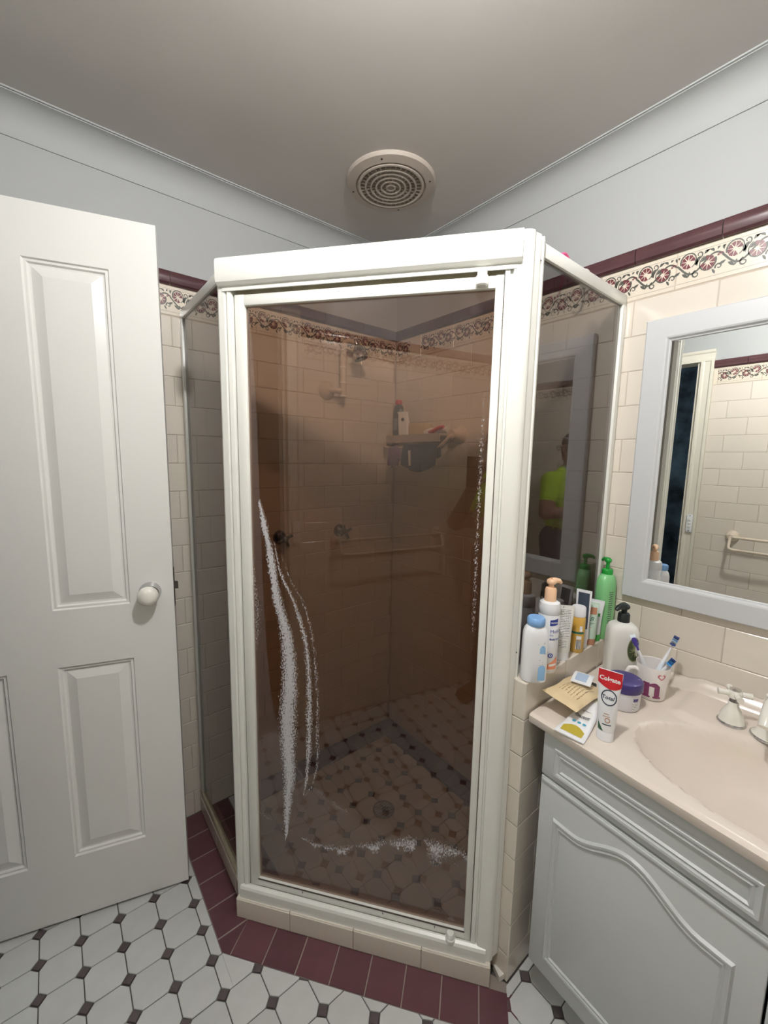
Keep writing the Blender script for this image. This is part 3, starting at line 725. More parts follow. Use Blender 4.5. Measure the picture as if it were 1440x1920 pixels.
# right corner post: stepped along the door, rounded, then return along the side pane
q = [SL(.702, .010), SL(.702, .020), SL(.712, .020), SL(.714, .014), SL(.718, .014), SL(.720, .022), SL(.736, .024), SL(.742, .024)]
c = Vector(SL(.745, .004))
for k in range(7):
    a = atan2(ND.y, ND.x)+radians(8+k*7.2); q.append((c.x+.020*cos(a), c.y+.020*sin(a)))
q += [(-.508, -1.064), (-.490, -1.066), (-.488, -1.0625), (-.480, -1.0625), (-.478, -1.066), (-.470, -1.064), (-.470, -1.024), SL(.742, -.014), SL(.702, -.014)]
wprism(MB(), q, HZ, ET+.005).build('post', 'frame_cream', enc, .3)
for s_, zz in (((-.484, -1.0635), 1.875), ((-.472, -1.0655), 1.872), ((-.484, -1.0635), .95)):
    MB().lathe([(.002, 0), (.002, .001)], 8, MI @ TM(s_[0], s_[1]-.0005, zz) @ Matrix.Rotation(pi/2, 4, 'X')).build('screw', 'screw', enc)
# left fixed pane
for nm, lo, hi, mt in (('top_rail', (-.985, -.440, 1.893), (-.967, -.002, ET), 'frame_cream'), ('bottom_rail', (-.986, -.440, HZ), (-.966, -.002, .094), 'frame_grime'), ('wall_channel', (-.987, -.024, .094), (-.965, -.0015, 1.893), 'frame_cream')):
    wbox(MB(), lo, hi, .002).build(nm, mt, enc)
wbox(MB(), (-.979, -.44, .09), (-.973, -.02, 1.897)).build('fixed_glass', 'glass_side', enc, 0)
# right fixed pane on the half wall
YR = -1.048
for nm, lo, hi, mt in (('top_rail', (-.486, YR-.010, 1.891), (-.002, YR+.010, ET), 'frame_cream'), ('bottom_rail', (-.486, YR-.010, NZ), (-.002, YR+.010, NZ+.017), 'frame_cream'), ('wall_channel', (-.026, YR-.011, NZ+.017), (-.0015, YR+.011, 1.891), 'frame_cream')):
    wbox(MB(), lo, hi, .002).build(nm, mt, enc)
wbox(MB(), (-.48, YR-.003, NZ+.014), (-.02, YR+.003, 1.895)).build('fixed_glass', 'glass_side', enc, 0)
# the pivot door
b = MB()
lb(b, .028, .056, -.014, .010, .104, 1.843, .002); lb(b, .682, .700, -.014, .010, .104, 1.843, .002)
lb(b, .028, .700, -.0135, .0095, 1.815, 1.842, .002); lb(b, .028, .700, -.0135, .0095, .104, .128, .002)
dr_ = b.build('door', 'frame_cream', enc, .4, 'cream framed pivot door of the shower')
MB().box((.050, -.004, .122+ZL), (.688, .001, 1.820+ZL)).build('door_glass', 'glass_door', dr_, 0)
lb(MB(), .054, .684, -.0145, -.0125, .1265, .1295).build('bottom_seal', 'seal_dark', dr_, 0)
for s_, za, zb in ((.652, 1.824, 1.846), (.646, .104, .128)):
    yy = -.024 if za > 1 else -.020
    MB().lathe([(.013, 0), (.014, .003), (.014, .012), (.012, .014), (.012, .020), (.009, .026)] if za < 1 else [(.010, -.008), (.013, -.005), (.014, .004), (.014, .012), (.011, .016), (.011, .024)], 20, TM(s_, yy, za+ZL-(.006 if za < 1 else 0))).build('pivot', 'frame_cream', dr_, .5, 'round plastic pivot')
for s_, z_ in ((.32, .1005), (.20, .117), (.45, .117), (.60, .117)): lb(MB(), s_, s_+.002, -.0142, -.0134, z_, z_+.006).build('drain_slot', 'seal_dark', dr_, 0)

# loops of bath puffs hung over the side rail
for nm, x, y, zc, R, tube_, mt, lab in (('loop', -.322, YR+.008, 1.924, .024, .0045, 'pink', 'pink ring of a hook showing above the side glass'), ('loop', -.205, YR+.008, 1.914, .028, .005, 'white_soft', 'white ring of a hook on the rail near the wall')):
    t = thing('shower_hook', lab, 'hook', (x, y, zc-.09))
    MB().tube([(R*cos(2*pi*i/24), .010, .09+R*sin(2*pi*i/24)) for i in range(24)], tube_, 8, True).build('loop', mt, t)
    MB().tube([(0, .010, .09-R), (0, .014, .045), (0, .020, .02), (0, .032, .012), (0, .042, .022)], tube_*.8, 8).build('hook', mt, t)

# shower rose on the back wall
sh = thing('wall_shower', 'chrome shower head on a cream swan neck arm', 'shower head', (-.40, 0, 1.722))
MB().lathe([(.040, 0), (.040, .005), (.034, .015), (.020, .026), (.013, .032)], 28, Matrix.Rotation(pi/2, 4, 'X')).build('flange', 'almond', sh)
MB().tube([(0, -.02, 0), (.012, -.045, -.002), (.030, -.058, -.004), (.048, -.062, -.004)], .0125, 14).build('elbow', 'almond', sh)
MB().tube([(.048, -.062, -.026), (.048, -.062, .05), (.049, -.062, .12), (.050, -.063, .185), (.056, -.070, .200), (.068, -.082, .205), (.084, -.098, .198)], [.0145, .0145, .0145, .014, .013, .012, .0115], 16).build('arm', 'almond', sh)
for z_ in (-.026, .030, .095, .165): MB().lathe([(.0150, -.0035), (.0162, -.002), (.0162, .002), (.0150, .0035)], 20, TM(.048, -.062, z_)).build('ring', 'porcelain', sh)
RM = TM(.092, -.106, .180) @ Matrix.Rotation(radians(-14), 4, 'X') @ Matrix.Rotation(radians(-14), 4, 'Y')
hd = MB().lathe([(.011, .030), (.013, .012), (.012, .006), (.020, -.002), (.027, -.016), (.031, -.034), (.032, -.050), (.030, -.052)], 28, RM).build('rose', 'chrome', sh)
MB().lathe([(.030, -.0515), (.029, -.054), (.0, -.0535)], 28, RM).build('spray_face', 'screw', hd)
# taps on the back wall
for k, (x, z) in enumerate(((-.63, 1.09), (-.33, 1.09))):
    t = thing('shower_tap', ('dark shower tap nearest the soap streaks behind the glass', 'shower tap further right on the back wall')[k], 'tap', (x, 0, z), 0, 'pair of shower taps')
    MB().lathe([(.030, 0), (.028, .008), (.016, .018), (.012, .045), (.014, .05)], 20, Matrix.Rotation(pi/2, 4, 'X')).build('cover', 'chrome_dark', t)
    b = MB()
    for a in (0, pi/2): b.tube([(-.034*cos(a+.4), -.055, -.034*sin(a+.4)), (.034*cos(a+.4), -.055, .034*sin(a+.4))], .0075, 8)
    b.lathe([(.012, .046), (.012, .062), (.006, .066)], 14, Matrix.Rotation(pi/2, 4, 'X')); b.build('handle', 'chrome_dark', t)

# shelf with rail on the right wall inside the shower
SHZ = 1.535
sf = thing('shower_shelf', 'cream plastic shelf with a towel bar inside the shower', 'shelf', (0, 0, SHZ))
MB().prism([(-.006, -.035), (-.072, -.045), (-.090, -.07), (-.090, -.38), (-.078, -.395), (-.006, -.40)], -.006, 0).build('plate', 'shelf_grey', sf)
MB().prism([(-.088, -.05), (-.095, -.05), (-.095, -.40), (-.088, -.40)], -.030, .004).build('front_lip', 'shelf_grey', sf)
for y in (-.03, -.435):
    MB().lathe([(.038, 0), (.037, .008), (.030, .020), (.024, .030), (.020, .06)], 24, TM(0, y, 0) @ Matrix.Rotation(-pi/2, 4, 'Y')).build('flange', 'almond', sf)
bar = [(-.05, -.435, 0), (-.075, -.435, -.012), (-.092, -.433, -.030), (-.104, -.425, -.046), (-.110, -.408, -.054), (-.110, -.38, -.056), (-.110, -.10, -.056), (-.107, -.06, -.050), (-.085, -.035, -.03), (-.05, -.03, 0)]
MB().tube(bar, .0065, 10).build('bar', 'almond', sf)
BY = -.110
def cloth(name, label, cat, mt, y0, y1, zt, zb, shape, fold=.006):
    """cloth folded over the bar; shape(t) trims the bottom edge"""
    n = 22; rings = []
    for side in (1, -1):
        pass
    t = thing(name, label, cat, (BY, (y0+y1)/2, SHZ))
    prof = []
    b = MB(); V = []
    for i in range(n+1):
        u = i/n; y = (y0+(y1-y0)*u)-(y0+y1)/2; L_ = (zt-zb)*shape(u); rip = fold*sin(u*17)+fold*.5*sin(u*31+1)
        col = []
        for j in range(9):
            q_ = j/8; col.append((-.0095-.006*q_+rip*q_-.002, y, zt-SHZ-L_*q_))
        for j in range(7):
            a = pi-pi*j/6
        top = [(.0085*cos(pi-pi*j/6), y, zt-SHZ+.0085*sin(pi*j/6)) for j in range(7)]
        back = [(.0095+.004*j/5, y, zt-SHZ-L_*.55*j/5) for j in range(1, 6)]
        V.append(col[::-1]+top+back)
    k = len(V[0]); vs = [p for c_ in V for p in c_]
    vs2 = [(p[0]-.003*(1 if p[0] < 0 else -1), p[1], p[2]+(.003 if abs(p[0]) < .009 else 0)) for p in vs]
    N_ = len(vs); fs = []
    for i in range(n):
        for j in range(k-1): fs.append((i*k+j, i*k+j+1, (i+1)*k+j+1, (i+1)*k+j)); fs.append((N_+i*k+j, N_+(i+1)*k+j, N_+(i+1)*k+j+1, N_+i*k+j+1))
    for i in range(n):
        for j in (0, k-1): fs.append((i*k+j, (i+1)*k+j, N_+(i+1)*k+j, N_+i*k+j))
    for j in range(k-1):
        for i in (0, n): fs.append((i*k+j, i*k+j+1, N_+i*k+j+1, N_+i*k+j))
    b.add(vs+vs2, fs); b.build('cloth', mt, t, 1.2); return t
t = cloth('wash_cloth', 'dark navy cloth hung over the bar of the shower shelf', 'cloth', 'navy_cloth', -.415, -.205, SHZ-.052, SHZ-.160, lambda u: .62+.40*sin(pi*min(1, max(0, u*.9+.05)))**.8)
MB().add([(-.021, .045, -.068), (-.021, .060, -.068), (-.023, .050, -.135), (-.023, .038, -.135), (-.0225, .045, -.068), (-.0225, .060, -.068), (-.0245, .050, -.135), (-.0245, .038, -.135)], [(0, 1, 2, 3), (4, 5, 6, 7), (0, 1, 5, 4), (1, 2, 6, 5), (2, 3, 7, 6), (3, 0, 4, 7)]).build('logo', 'print_white', t)
# exfoliating glove: mitt with five fingers
t = thing('bath_glove', 'mauve exfoliating bath glove hung beside the navy cloth', 'glove', (BY, -.140, SHZ))
b = MB(); b.loft([[(-.012+.010*cos(2*pi*i/14), .036*sx*sin(2*pi*i/14), z) for i in range(14)] for z, sx in ((-.052, .9), (-.06, 1.05), (-.085, 1.1), (-.105, 1.15))])
b.build('palm', 'purple_cloth', t)
for k, (y, l) in enumerate(((.027, .045), (.009, .060), (-.009, .058), (-.026, .045))):
    MB().tube([(-.012, y, -.098), (-.013, y*1.05, -.104-l*.4), (-.014, y*1.08, -.104-l*.75)], [.0105, .010, .006], 10).build('finger', 'purple_cloth', t)
MB().tube([(-.012, -.034, -.075), (-.014, -.052, -.095), (-.015, -.056, -.118)], [.010, .010, .006], 10).build('thumb', 'purple_cloth', t)
MB().tube([(0, .0, -.046), (-.010, .004, -.052), (-.008, 0, -.060)], .004, 8).build('loop', 'purple_cloth', t)
# things on the shelf
t = thing('shampoo_bottle', 'black shampoo bottle with a pink cap on the shower shelf', 'bottle', (-.055, -.092, SHZ))
def superring(rx, ry, z, n=28, e=2.6, cx=0, cy=0, rot=0):
    P_ = []
    for i in range(n):
        a = 2*pi*i/n; ca, sa = cos(a), sin(a); x = rx*math.copysign(abs(ca)**(2/e), ca); y = ry*math.copysign(abs(sa)**(2/e), sa)
        P_.append((cx+x*cos(rot)-y*sin(rot), cy+x*sin(rot)+y*cos(rot), z))
    return P_
MB().loft([superring(.018*k, .032*k, z) for z, k in ((0, .92), (.006, 1), (.10, 1), (.125, .93), (.143, .75), (.150, .45))]).build('body', 'black_bottle', t)
MB().lathe([(.016, .150), (.017, .153), (.016, .168), (.012, .172)], 20).build('cap', 'pinkred', t)
MB().box((-.0192, -.014, .03), (-.0178, .014, .085)).build('label_print', 'print_gray', t)
t = thing('refill_pack', 'crumpled white printed pack leaning on the black bottle', 'pack', (-.070, -.155, SHZ), .3)
MB().loft([superring(.012*k, .030*j, z, 20, 2.2, 0, dx) for z, k, j, dx in ((0, 1.1, 1, 0), (.03, 1.2, 1.02, .002), (.07, .9, 1, .006), (.10, .4, .9, .010), (.112, .15, .95, .014))]).build('body', 'white_soft', t)
MB().lathe([(.008, 0), (.008, .002)], 14, TM(-.0115, .004, .075) @ Matrix.Rotation(-pi/2, 4, 'Y')).build('window_print', 'black_bottle', t)
t = thing('bath_sponge', 'beige rectangular bath sponge on the shower shelf', 'sponge', (-.050, -.240, SHZ), .05)
MB().box((-.028, -.055, 0), (.028, .055, .055), .010).build('block', 'beige_sponge', t)
t = thing('face_tube', 'white tube lying on the shower shelf beside the razor', 'tube', (-.060, -.345, SHZ), .12)
MB().loft([[(x*.9, y, z) for x, z in [(r*cos(2*pi*i/16), r*.75*sin(2*pi*i/16)+.018) for i in range(16)]] for y, r in ((.055, .006), (.03, .016), (-.02, .017), (-.045, .016))]).build('body', 'white_plastic', t)
MB().loft([[(x, y, z) for x, z in [(r*cos(2*pi*i/16), r*sin(2*pi*i/16)+.018) for i in range(16)]] for y, r in ((-.045, .013), (-.065, .013))]).build('cap', 'white_soft', t)
t = thing('razor', 'red handled razor lying at the end of the shower shelf', 'razor', (-.085, -.375, SHZ))
MB().tube([(0, .045, .012), (0, .02, .014), (-.004, -.02, .026), (-.006, -.045, .030)], [.006, .009, .010, .007], 10).build('handle', 'pinkred', t)
MB().box((-.022, .044, .003), (.020, .056, .017), .002).build('blade_head', 'white_soft', t)

# ================================================================== VANITY AND MIRROR
VY0, VY1, VZ = -1.103, -2.02, .80             # left end, right end, top of basin slab
CX = -.455                                    # cabinet front
va = thing('vanity_cabinet', 'pale grey vanity cabinet with arched panel door below the basin', 'cabinet', (0, VY0, 0))
Y = lambda y: y-VY0
b = MB().box((CX+.018, Y(-1.154), .10), (-.006, Y(-1.138), VZ-.026)); b.box((CX+.018, Y(VY1)+.01, .10), (-.006, Y(VY1)+.026, VZ-.026)); b.box((CX+.018, Y(VY1)+.026, .10), (-.006, Y(-1.154), .116)); b.box((-.012, Y(VY1)+.026, .116), (-.006, Y(-1.154), VZ-.16))
b.build('carcass', 'cabinet', va, 0)
MB().box((CX+.07, Y(VY1)+.02, 0), (-.01, Y(-1.145), .10)).build('kickboard', 'cabinet', va, 0)
def outline_moulding(b, pts, x, w_=.011, h=.006):
    """raised double bead along a closed outline in the y-z plane at face x"""
    n = len(pts); C_ = Vector((sum(p[0] for p in pts)/n, sum(p[1] for p in pts)/n)); prof = [(-w_, 0), (-w_*.7, h*.75), (-w_*.25, h*.35), (w_*.1, h*.9), (w_*.6, h), (w_, 0)]
    rings = []
    for i in range(n):
        p = Vector(pts[i]); t = Vector(pts[(i+1) % n])-Vector(pts[i-1])
        a = (Vector(pts[i])-Vector(pts[i-1])).normalized(); c_ = (Vector(pts[(i+1) % n])-p).normalized()
        na = Vector((-a.y, a.x)); nc = Vector((-c_.y, c_.x)); nn = (na+nc); nn = nn/max(.3, nn.length_squared)*2 if nn.length > 0 else na
        rings.append([(x-hh, p.x+nn.x*o_, p.y+nn.y*o_) for o_, hh in prof])
    rings.append(rings[0])
    n2 = len(prof); vs = [p for r in rings for p in r]; fs = [(j*n2+i, j*n2+i+1, (j+1)*n2+i+1, (j+1)*n2+i) for j in range(len(rings)-1) for i in range(n2-1)]
    b.add(vs, fs)
df = MB().box((CX, Y(-1.575), .654), (CX+.018, Y(-1.139), VZ-.028), .002).build('drawer_front', 'cabinet', va, .5)
b = MB(); outline_moulding(b, [(Y(-1.180), .679), (Y(-1.548), .679), (Y(-1.548), .734), (Y(-1.180), .734)], CX); b.build('moulding', 'cabinet', df, .5)
df = MB().box((CX, Y(-2.012), .654), (CX+.018, Y(-1.579), VZ-.028), .002).build('drawer_front', 'cabinet', va, .5)
b = MB(); outline_moulding(b, [(Y(-1.60), .679), (Y(-1.985), .679), (Y(-1.985), .734), (Y(-1.60), .734)], CX); b.build('moulding', 'cabinet', df, .5)
for y0, y1 in ((-1.139, -1.575), (-1.579, -2.012)):
    b = MB().box((CX, Y(y1), .104), (CX+.018, Y(y0), .648), .003)
    b.box((CX-.003, Y(y1)+.004, .636), (CX+.002, Y(y0)-.004, .644), .0012)
    dd_ = b.build('cabinet_door', 'cabinet', va, .5)
    ya, yb = y0-.050, y1+.050; top = []
    for i in range(25):
        u = i/24; e = .548+.052*(.5-.5*cos(2*pi*min(1, max(0, (u-.12)/.76)))); top.append((Y(ya+(yb-ya)*u), e))
    pts = [(Y(ya), .165)] + [(Y(yb), .165)] + top[::-1]
    b = MB(); outline_moulding(b, pts, CX, .010, .0055); b.build('moulding', 'cabinet', dd_, .5)
for o_ in list(va.children_recursive):                          # the cabinet gets deeper towards the right
    for v_ in o_.data.vertices: v_.co.x *= 1-.182*v_.co.y
# basin top: one moulded slab with the bowl pressed into it
NXg, NYg = 66, 110
def front(y): t = (VY0-y)/(VY0-VY1); return -.472-.086*(VY0-y)
BCX, BCY, BRX, BRY, BD = -.318, -1.565, .152, .268, .125
def sst(a, b_, x): t = min(1, max(0, (x-a)/(b_-a))); return t*t*(3-2*t)
def top_h(x, y):
    h = 0.0
    # tap platform at the back, scalloped towards the bowl
    edge = -.165+.018*cos((y-BCY)/.17*pi) if abs(y-BCY) < .30 else -.165+.018*cos(.30/.17*pi)
    pl = sst(edge-.012, edge+.010, x)*sst(1.312, 1.345, -y)
    h += .010*pl
    h += .030*sst(-.030, -.012, x)                        # upstand against the wall
    d = sqrt(((x-BCX)/BRX)**2+((y-BCY)/BRY)**2)
    if d < 1.06:
        if d < 1: h = h*sst(.86, 1.0, d) - BD*(1-d**2.3)**.72
        else: h = h-.0015*(1-(d-1)/.06)
    return h
b = MB(); vs, fs = [], []
for j in range(NYg+1):
    y = VY0+(VY1-VY0)*j/NYg; fx = front(y)
    for i in range(NXg+1):
        x = -.001+(fx+.001)*i/NXg
        if i == 0: x = -.0015
        z = top_h(x, y)
        e = i/NXg
        dist = x-fx
        if dist < .004: z -= .004*(1-sqrt(max(0, 1-((.004-dist)/.004)**2)))
        vs.append((x, Y(y), VZ+z))
for j in range(NYg):
    for i in range(NXg): fs.append((j*(NXg+1)+i, (j+1)*(NXg+1)+i, (j+1)*(NXg+1)+i+1, j*(NXg+1)+i+1))
b.add(vs, fs)
# skirt and underside edge
base = len(b.v); loop = [(NXg, j) for j in range(NYg+1)]
for j in range(NYg+1):
    y = VY0+(VY1-VY0)*j/NYg; fx = front(y)
    b.v += [(fx, Y(y), VZ-.020), (fx+.003, Y(y), VZ-.024), (fx+.03, Y(y), VZ-.0245)]
for j in range(NYg):
    a0, a1 = j*(NXg+1)+NXg, (j+1)*(NXg+1)+NXg; c0, c1 = base+3*j, base+3*(j+1)
    for f in ((a0, a1, c1, c0), (c0, c1, c1+1, c0+1), (c0+1, c1+1, c1+2, c0+2)): b.f.append(f); b.mi.append(0)
for j in (0, NYg):
    y = VY0+(VY1-VY0)*j/NYg; k0 = len(b.v); b.v += [(-.0015+(front(y)+.03)*i/NXg, Y(y), VZ-.0245) for i in range(NXg+1)]
    for i in range(NXg): b.f.append((j*(NXg+1)+i, j*(NXg+1)+i+1, k0+i+1, k0+i)); b.mi.append(0)
    b.f.append((j*(NXg+1)+NXg, base+3*j, base+3*j+1, base+3*j+2, k0+NXg)); b.mi.append(0)
bt = thing('vanity_basin', 'cream one piece vanity top with moulded oval basin', 'basin', (0, VY0, 0))
b.build('slab', 'vanity_top', bt, .75)
MB().lathe([(.024, VZ-BD-.002), (.024, VZ-BD+.003), (.018, VZ-BD+.004), (.016, VZ-BD+.001)], 24, TM(BCX, Y(BCY), 0)).build('waste', 'chrome', bt)
MB().loft([superring(.004, .016, VZ-.028-.0, 16, 2, BCX-BRX*.93, Y(BCY)), superring(.004, .016, VZ-.034, 16, 2, BCX-BRX*.93, Y(BCY))]).build('overflow_slot', 'screw', bt)
# taps and spout
TZ = VZ+.0102
for k, y in enumerate((-1.432, -1.572)):
    t = thing('basin_tap', ('cream cross handle basin tap nearest the mug', 'cream cross handle basin tap on the far side of the spout')[k], 'tap', (-.125, y, TZ), 0, 'basin taps')
    MB().lathe([(.0265, 0), (.0265, .003), (.0245, .007), (.0235, .018), (.017, .034), (.011, .044), (.010, .054)], 28).build('cover', 'porcelain', t)
    MB().lathe([(.027, 0), (.0285, .001), (.0285, .003), (.026, .005)], 28).build('base_ring', 'chrome', t)
    MB().lathe([(.0095, .054), (.0085, .060), (.0085, .066)], 16).build('spindle', 'chrome_dark', t)
    b = MB()
    for a in (.5, .5+pi/2): b.tube([(-.033*cos(a), -.033*sin(a), .074), (-.02*cos(a), -.02*sin(a), .074), (.02*cos(a), .02*sin(a), .074), (.033*cos(a), .033*sin(a), .074)], [.0075, .0065, .0065, .0075], 10)
    b.lathe([(.012, .064), (.014, .070), (.014, .080), (.0125, .083)], 20)
    h_ = b.build('handle', 'porcelain', t); MB().lathe([(.0115, .083), (.0115, .086), (.0, .088)], 20).build('button', 'chrome', h_)
t = thing('basin_spout', 'white basin spout at the right edge beside the tap', 'spout', (-.128, -1.502, TZ))
MB().lathe([(.034, 0), (.034, .004), (.028, .010), (.022, .022), (.019, .035), (.019, .085), (.016, .10)], 28).build('body', 'porcelain', t)
MB().lathe([(.0345, 0), (.036, .001), (.036, .003), (.033, .005)], 28).build('base_ring', 'chrome', t)
MB().tube([(0, 0, .08), (-.02, 0, .094), (-.055, 0, .098), (-.09, 0, .088), (-.105, 0, .07)], [.015, .015, .014, .013, .012], 14).build('nozzle', 'porcelain', t)

# mirror
MY0, MY1, MZ0, MZ1 = -1.123, -1.76, 1.025, 1.829
mr = thing('wall_mirror', 'rectangular mirror in a wide white frame above the basin', 'mirror', (0, MY0, MZ0))
WD = MY0-MY1; HT = MZ1-MZ0
prof = [(0, .0015), (0, -.018), (.003, -.021), (.052, -.021), (.056, -.0195), (.060, -.014), (.063, -.013), (.0655, -.007), (.0655, .0015)]
R_ = [[(x, -d, d), (x, -(WD-d), d), (x, -(WD-d), HT-d), (x, -d, HT-d)] for d, x in prof]
b = MB(); b.loft(R_+[R_[0]], False, False); b.build('frame', 'mirror_frame', mr, .3)
MB().box((-.009, -(WD-.06), .06), (-.002, -.06, HT-.06)).build('mirror_glass', 'mirror_glass', mr, 0)

# ================================================================== TOILETRIES
class Body:
    """lofted bottle: list of (z, rx, ry, exponent); lets print be wrapped on its skin"""
    def __init__(s, prof, rot=0): s.p = prof; s.rot = rot; s.c = {}
    def at(s, z):
        p = s.p
        if z <= p[0][0]: return p[0][1:]
        for a, c_ in zip(p, p[1:]):
            if a[0] <= z <= c_[0] and c_[0] > a[0]:
                t = (z-a[0])/(c_[0]-a[0]); return tuple(a[k]+(c_[k]-a[k])*t for k in (1, 2, 3))
        return p[-1][1:]
    def mesh(s, b, n=40):
        b.loft([superring(rx, ry, z, n, e, 0, 0, s.rot) for z, rx, ry, e in s.p]); return b
    def pt(s, th, u, z, off):
        """point on the skin: starting at world angle th, u metres along the surface"""
        rx, ry, e = s.at(z); key = (round(rx, 5), round(ry, 5), round(e, 3))
        if key not in s.c:
            P_ = []
            for i in range(361):
                a = 2*pi*i/360; ca, sa = cos(a), sin(a); P_.append((rx*math.copysign(abs(ca)**(2/e), ca), ry*math.copysign(abs(sa)**(2/e), sa)))
            A_ = [0]
            for p, q in zip(P_, P_[1:]): A_.append(A_[-1]+math.hypot(q[0]-p[0], q[1]-p[1]))
            s.c[key] = (P_, A_, [atan2(p[1], p[0]) % (2*pi) for p in P_[:-1]]+[2*pi])
        P_, A_, D_ = s.c[key]; a = (th-s.rot) % (2*pi); k = min(359, max(0, bisect.bisect_right(D_, a)-1))
        p, q = P_[k], P_[k+1]; dx, dy = cos(a), sin(a); ex, ey = q[0]-p[0], q[1]-p[1]; den = ex*dy-ey*dx
        t = 0 if abs(den) < 1e-12 else min(1, max(0, (p[1]*dx-p[0]*dy)/den)); L_ = (A_[k]+t*(A_[k+1]-A_[k])+u) % A_[-1]
        k = min(359, max(0, bisect.bisect_right(A_, L_)-1)); sg = max(1e-12, A_[k+1]-A_[k]); t = (L_-A_[k])/sg
        p, q = P_[k], P_[k+1]; ex, ey = (q[0]-p[0])/sg, (q[1]-p[1])/sg; x_, y_ = p[0]+ex*t*sg+ey*off, p[1]+ey*t*sg-ex*off
        return (x_*cos(s.rot)-y_*sin(s.rot), x_*sin(s.rot)+y_*cos(s.rot), z)
    def patch(s, b, th, u0, u1, z0, z1, off=.0003, nu=10, nv=6, shape=None):
        vs = []; 
        for j in range(nv+1):
            for i in range(nu+1):
                u = u0+(u1-u0)*i/nu; z = z0+(z1-z0)*j/nv
                if shape: u, z = shape(i/nu, j/nv)
                vs.append(s.pt(th, u, z, off))
        b.add(vs, [(j*(nu+1)+i, j*(nu+1)+i+1, (j+1)*(nu+1)+i+1, (j+1)*(nu+1)+i) for j in range(nv) for i in range(nu)]); return b
    def text(s, b, th, u, z, key, off=.0005):
        vs, fs = TXT[key]; b.add([s.pt(th, u+x, z+y, off) for x, y in vs], fs); return b
    def ellipse(s, b, th, u, z, ru, rz, off=.0004, n=24, inner=0):
        vs = [s.pt(th, u+ru*cos(2*pi*i/n), z+rz*sin(2*pi*i/n), off) for i in range(n)]
        if inner:
            vs += [s.pt(th, u+ru*inner*cos(2*pi*i/n), z+rz*inner*sin(2*pi*i/n), off) for i in range(n)]
            b.add(vs, [(i, (i+1) % n, n+(i+1) % n, n+i) for i in range(n)])
        else:
            vs.append(s.pt(th, u, z, off)); b.add(vs, [(i, (i+1) % n, n) for i in range(n)])
        return b
def ang(x, y, dx=0, dy=0):  # direction from a bottle towards the viewer
    return atan2(CAM[1]-y, CAM[0]-x)
def pump(root, mt, z, r_neck, r_col, hcol, hstem, ang_, Ln, part='pump'):
    b = MB().lathe([(r_col, z), (r_col*1.02, z+.002), (r_col, z+hcol*.85), (r_col*.85, z+hcol), (r_neck, z+hcol+.001), (r_neck, z+hcol+hstem)], 28)
    b.lathe([(r_neck*1.5, z+hcol+hstem-.003), (r_neck*1.8, z+hcol+hstem), (r_neck*1.8, z+hcol+hstem+.006), (r_neck*1.2, z+hcol+hstem+.010)], 24)
    zt = z+hcol+hstem+.004; c_, s_ = cos(ang_), sin(ang_)
    b.tube([(0, 0, zt), (Ln*.4*c_, Ln*.4*s_, zt+.001), (Ln*.8*c_, Ln*.8*s_, zt-.001), (Ln*c_, Ln*s_, zt-.007)], [r_neck*1.5, r_neck*1.25, r_neck*.95, r_neck*.7], 12)
    return b.build(part, mt, root, .8)
NT = NZ+.0005
# 1 talc bottle
x, y = -.450, -1.0925; th = ang(x, y)
t = thing('powder_bottle', 'white talc bottle with pale blue cap at the half wall end', 'bottle', (x, y, NT))
B = Body([(0, .0275, .022, 3), (.003, .0305, .0245, 3), (.06, .0305, .0245, 3), (.122, .0295, .0235, 3), (.134, .027, .022, 2.6), (.142, .022, .018, 2.3), (.145, .0185, .0165, 2)], radians(-45))
B.mesh(MB()).build('body', 'white_plastic', t)
MB().lathe([(.0205, .144), (.0218, .146), (.0218, .160), (.019, .164), (.0, .1635)], 32).build('cap', 'blue_cap', t)
b = MB(); B.patch(b, th, .012, .031, .008, .046, shape=lambda u, v: (.012+.019*u, .008+.034*v+(.006*v*sin(u*pi)))); b.build('wave_print', 'print_blue', t); b = MB()
B.patch(b, th, .013, .028, .078, .096, shape=lambda u, v: (.0135+.0145*u, .078+.012*v+.009*v*sin(u*pi)**.6)); b.build('cloud_print', 'print_blue', t)
b = MB(); rnd = random.Random(3)
for k in range(16):
    B.ellipse(b, th, .010+.020*rnd.random(), .046+.066*rnd.random(), .0008, .0008, .0005, 8)
b.build('speckle_print', 'print_gray', t)
# 2 lotion bottle with pump
x, y = -.378, -1.0865; th = ang(x, y)
t = thing('lotion_bottle', 'tall white lotion bottle with a peach pump', 'bottle', (x, y, NT))
B = Body([(0, .024, .024, 2), (.003, .0265, .0265, 2), (.156, .0265, .0265, 2), (.157, .0258, .0258, 2), (.159, .0272, .0272, 2), (.176, .0268, .0268, 2), (.186, .0245, .0245, 2), (.190, .018, .018, 2)])
B.mesh(MB()).build('body', 'white_plastic', t)
pump(t, 'peach', .189, .0065, .0145, .035, .013, radians(-22), .030)
b = MB(); B.patch(b, th, .004, .026, .130, .149, shape=lambda u, v: (.004+.022*u, .130+.019*v-.004*v*(1-u)+.003*(1-v)*u*u)); b.build('logo_flag', 'print_navy', t)
b = MB(); B.text(b, th, .006, .137, ('HARTMANN', .0042, .0002, 0), .0007); b.build('logo_text', 'print_white', t)
b = MB(); B.text(b, th, .005, .111, ('MoliCare', .0125, 0, 0)); B.text(b, th, .005, .103, ('Skin', .006, 0, 0)); B.text(b, th, .005, .092, ('Body lotion', .007, .0002, 0)); b.build('lettering', 'print_navy', t)
b = MB(); B.ellipse(b, th, .010, .050, .0065, .0065, .0005, 20, .6); B.ellipse(b, th, .010, .050, .002, .002, .0005, 10); b.build('seal_print', 'print_navy', t)
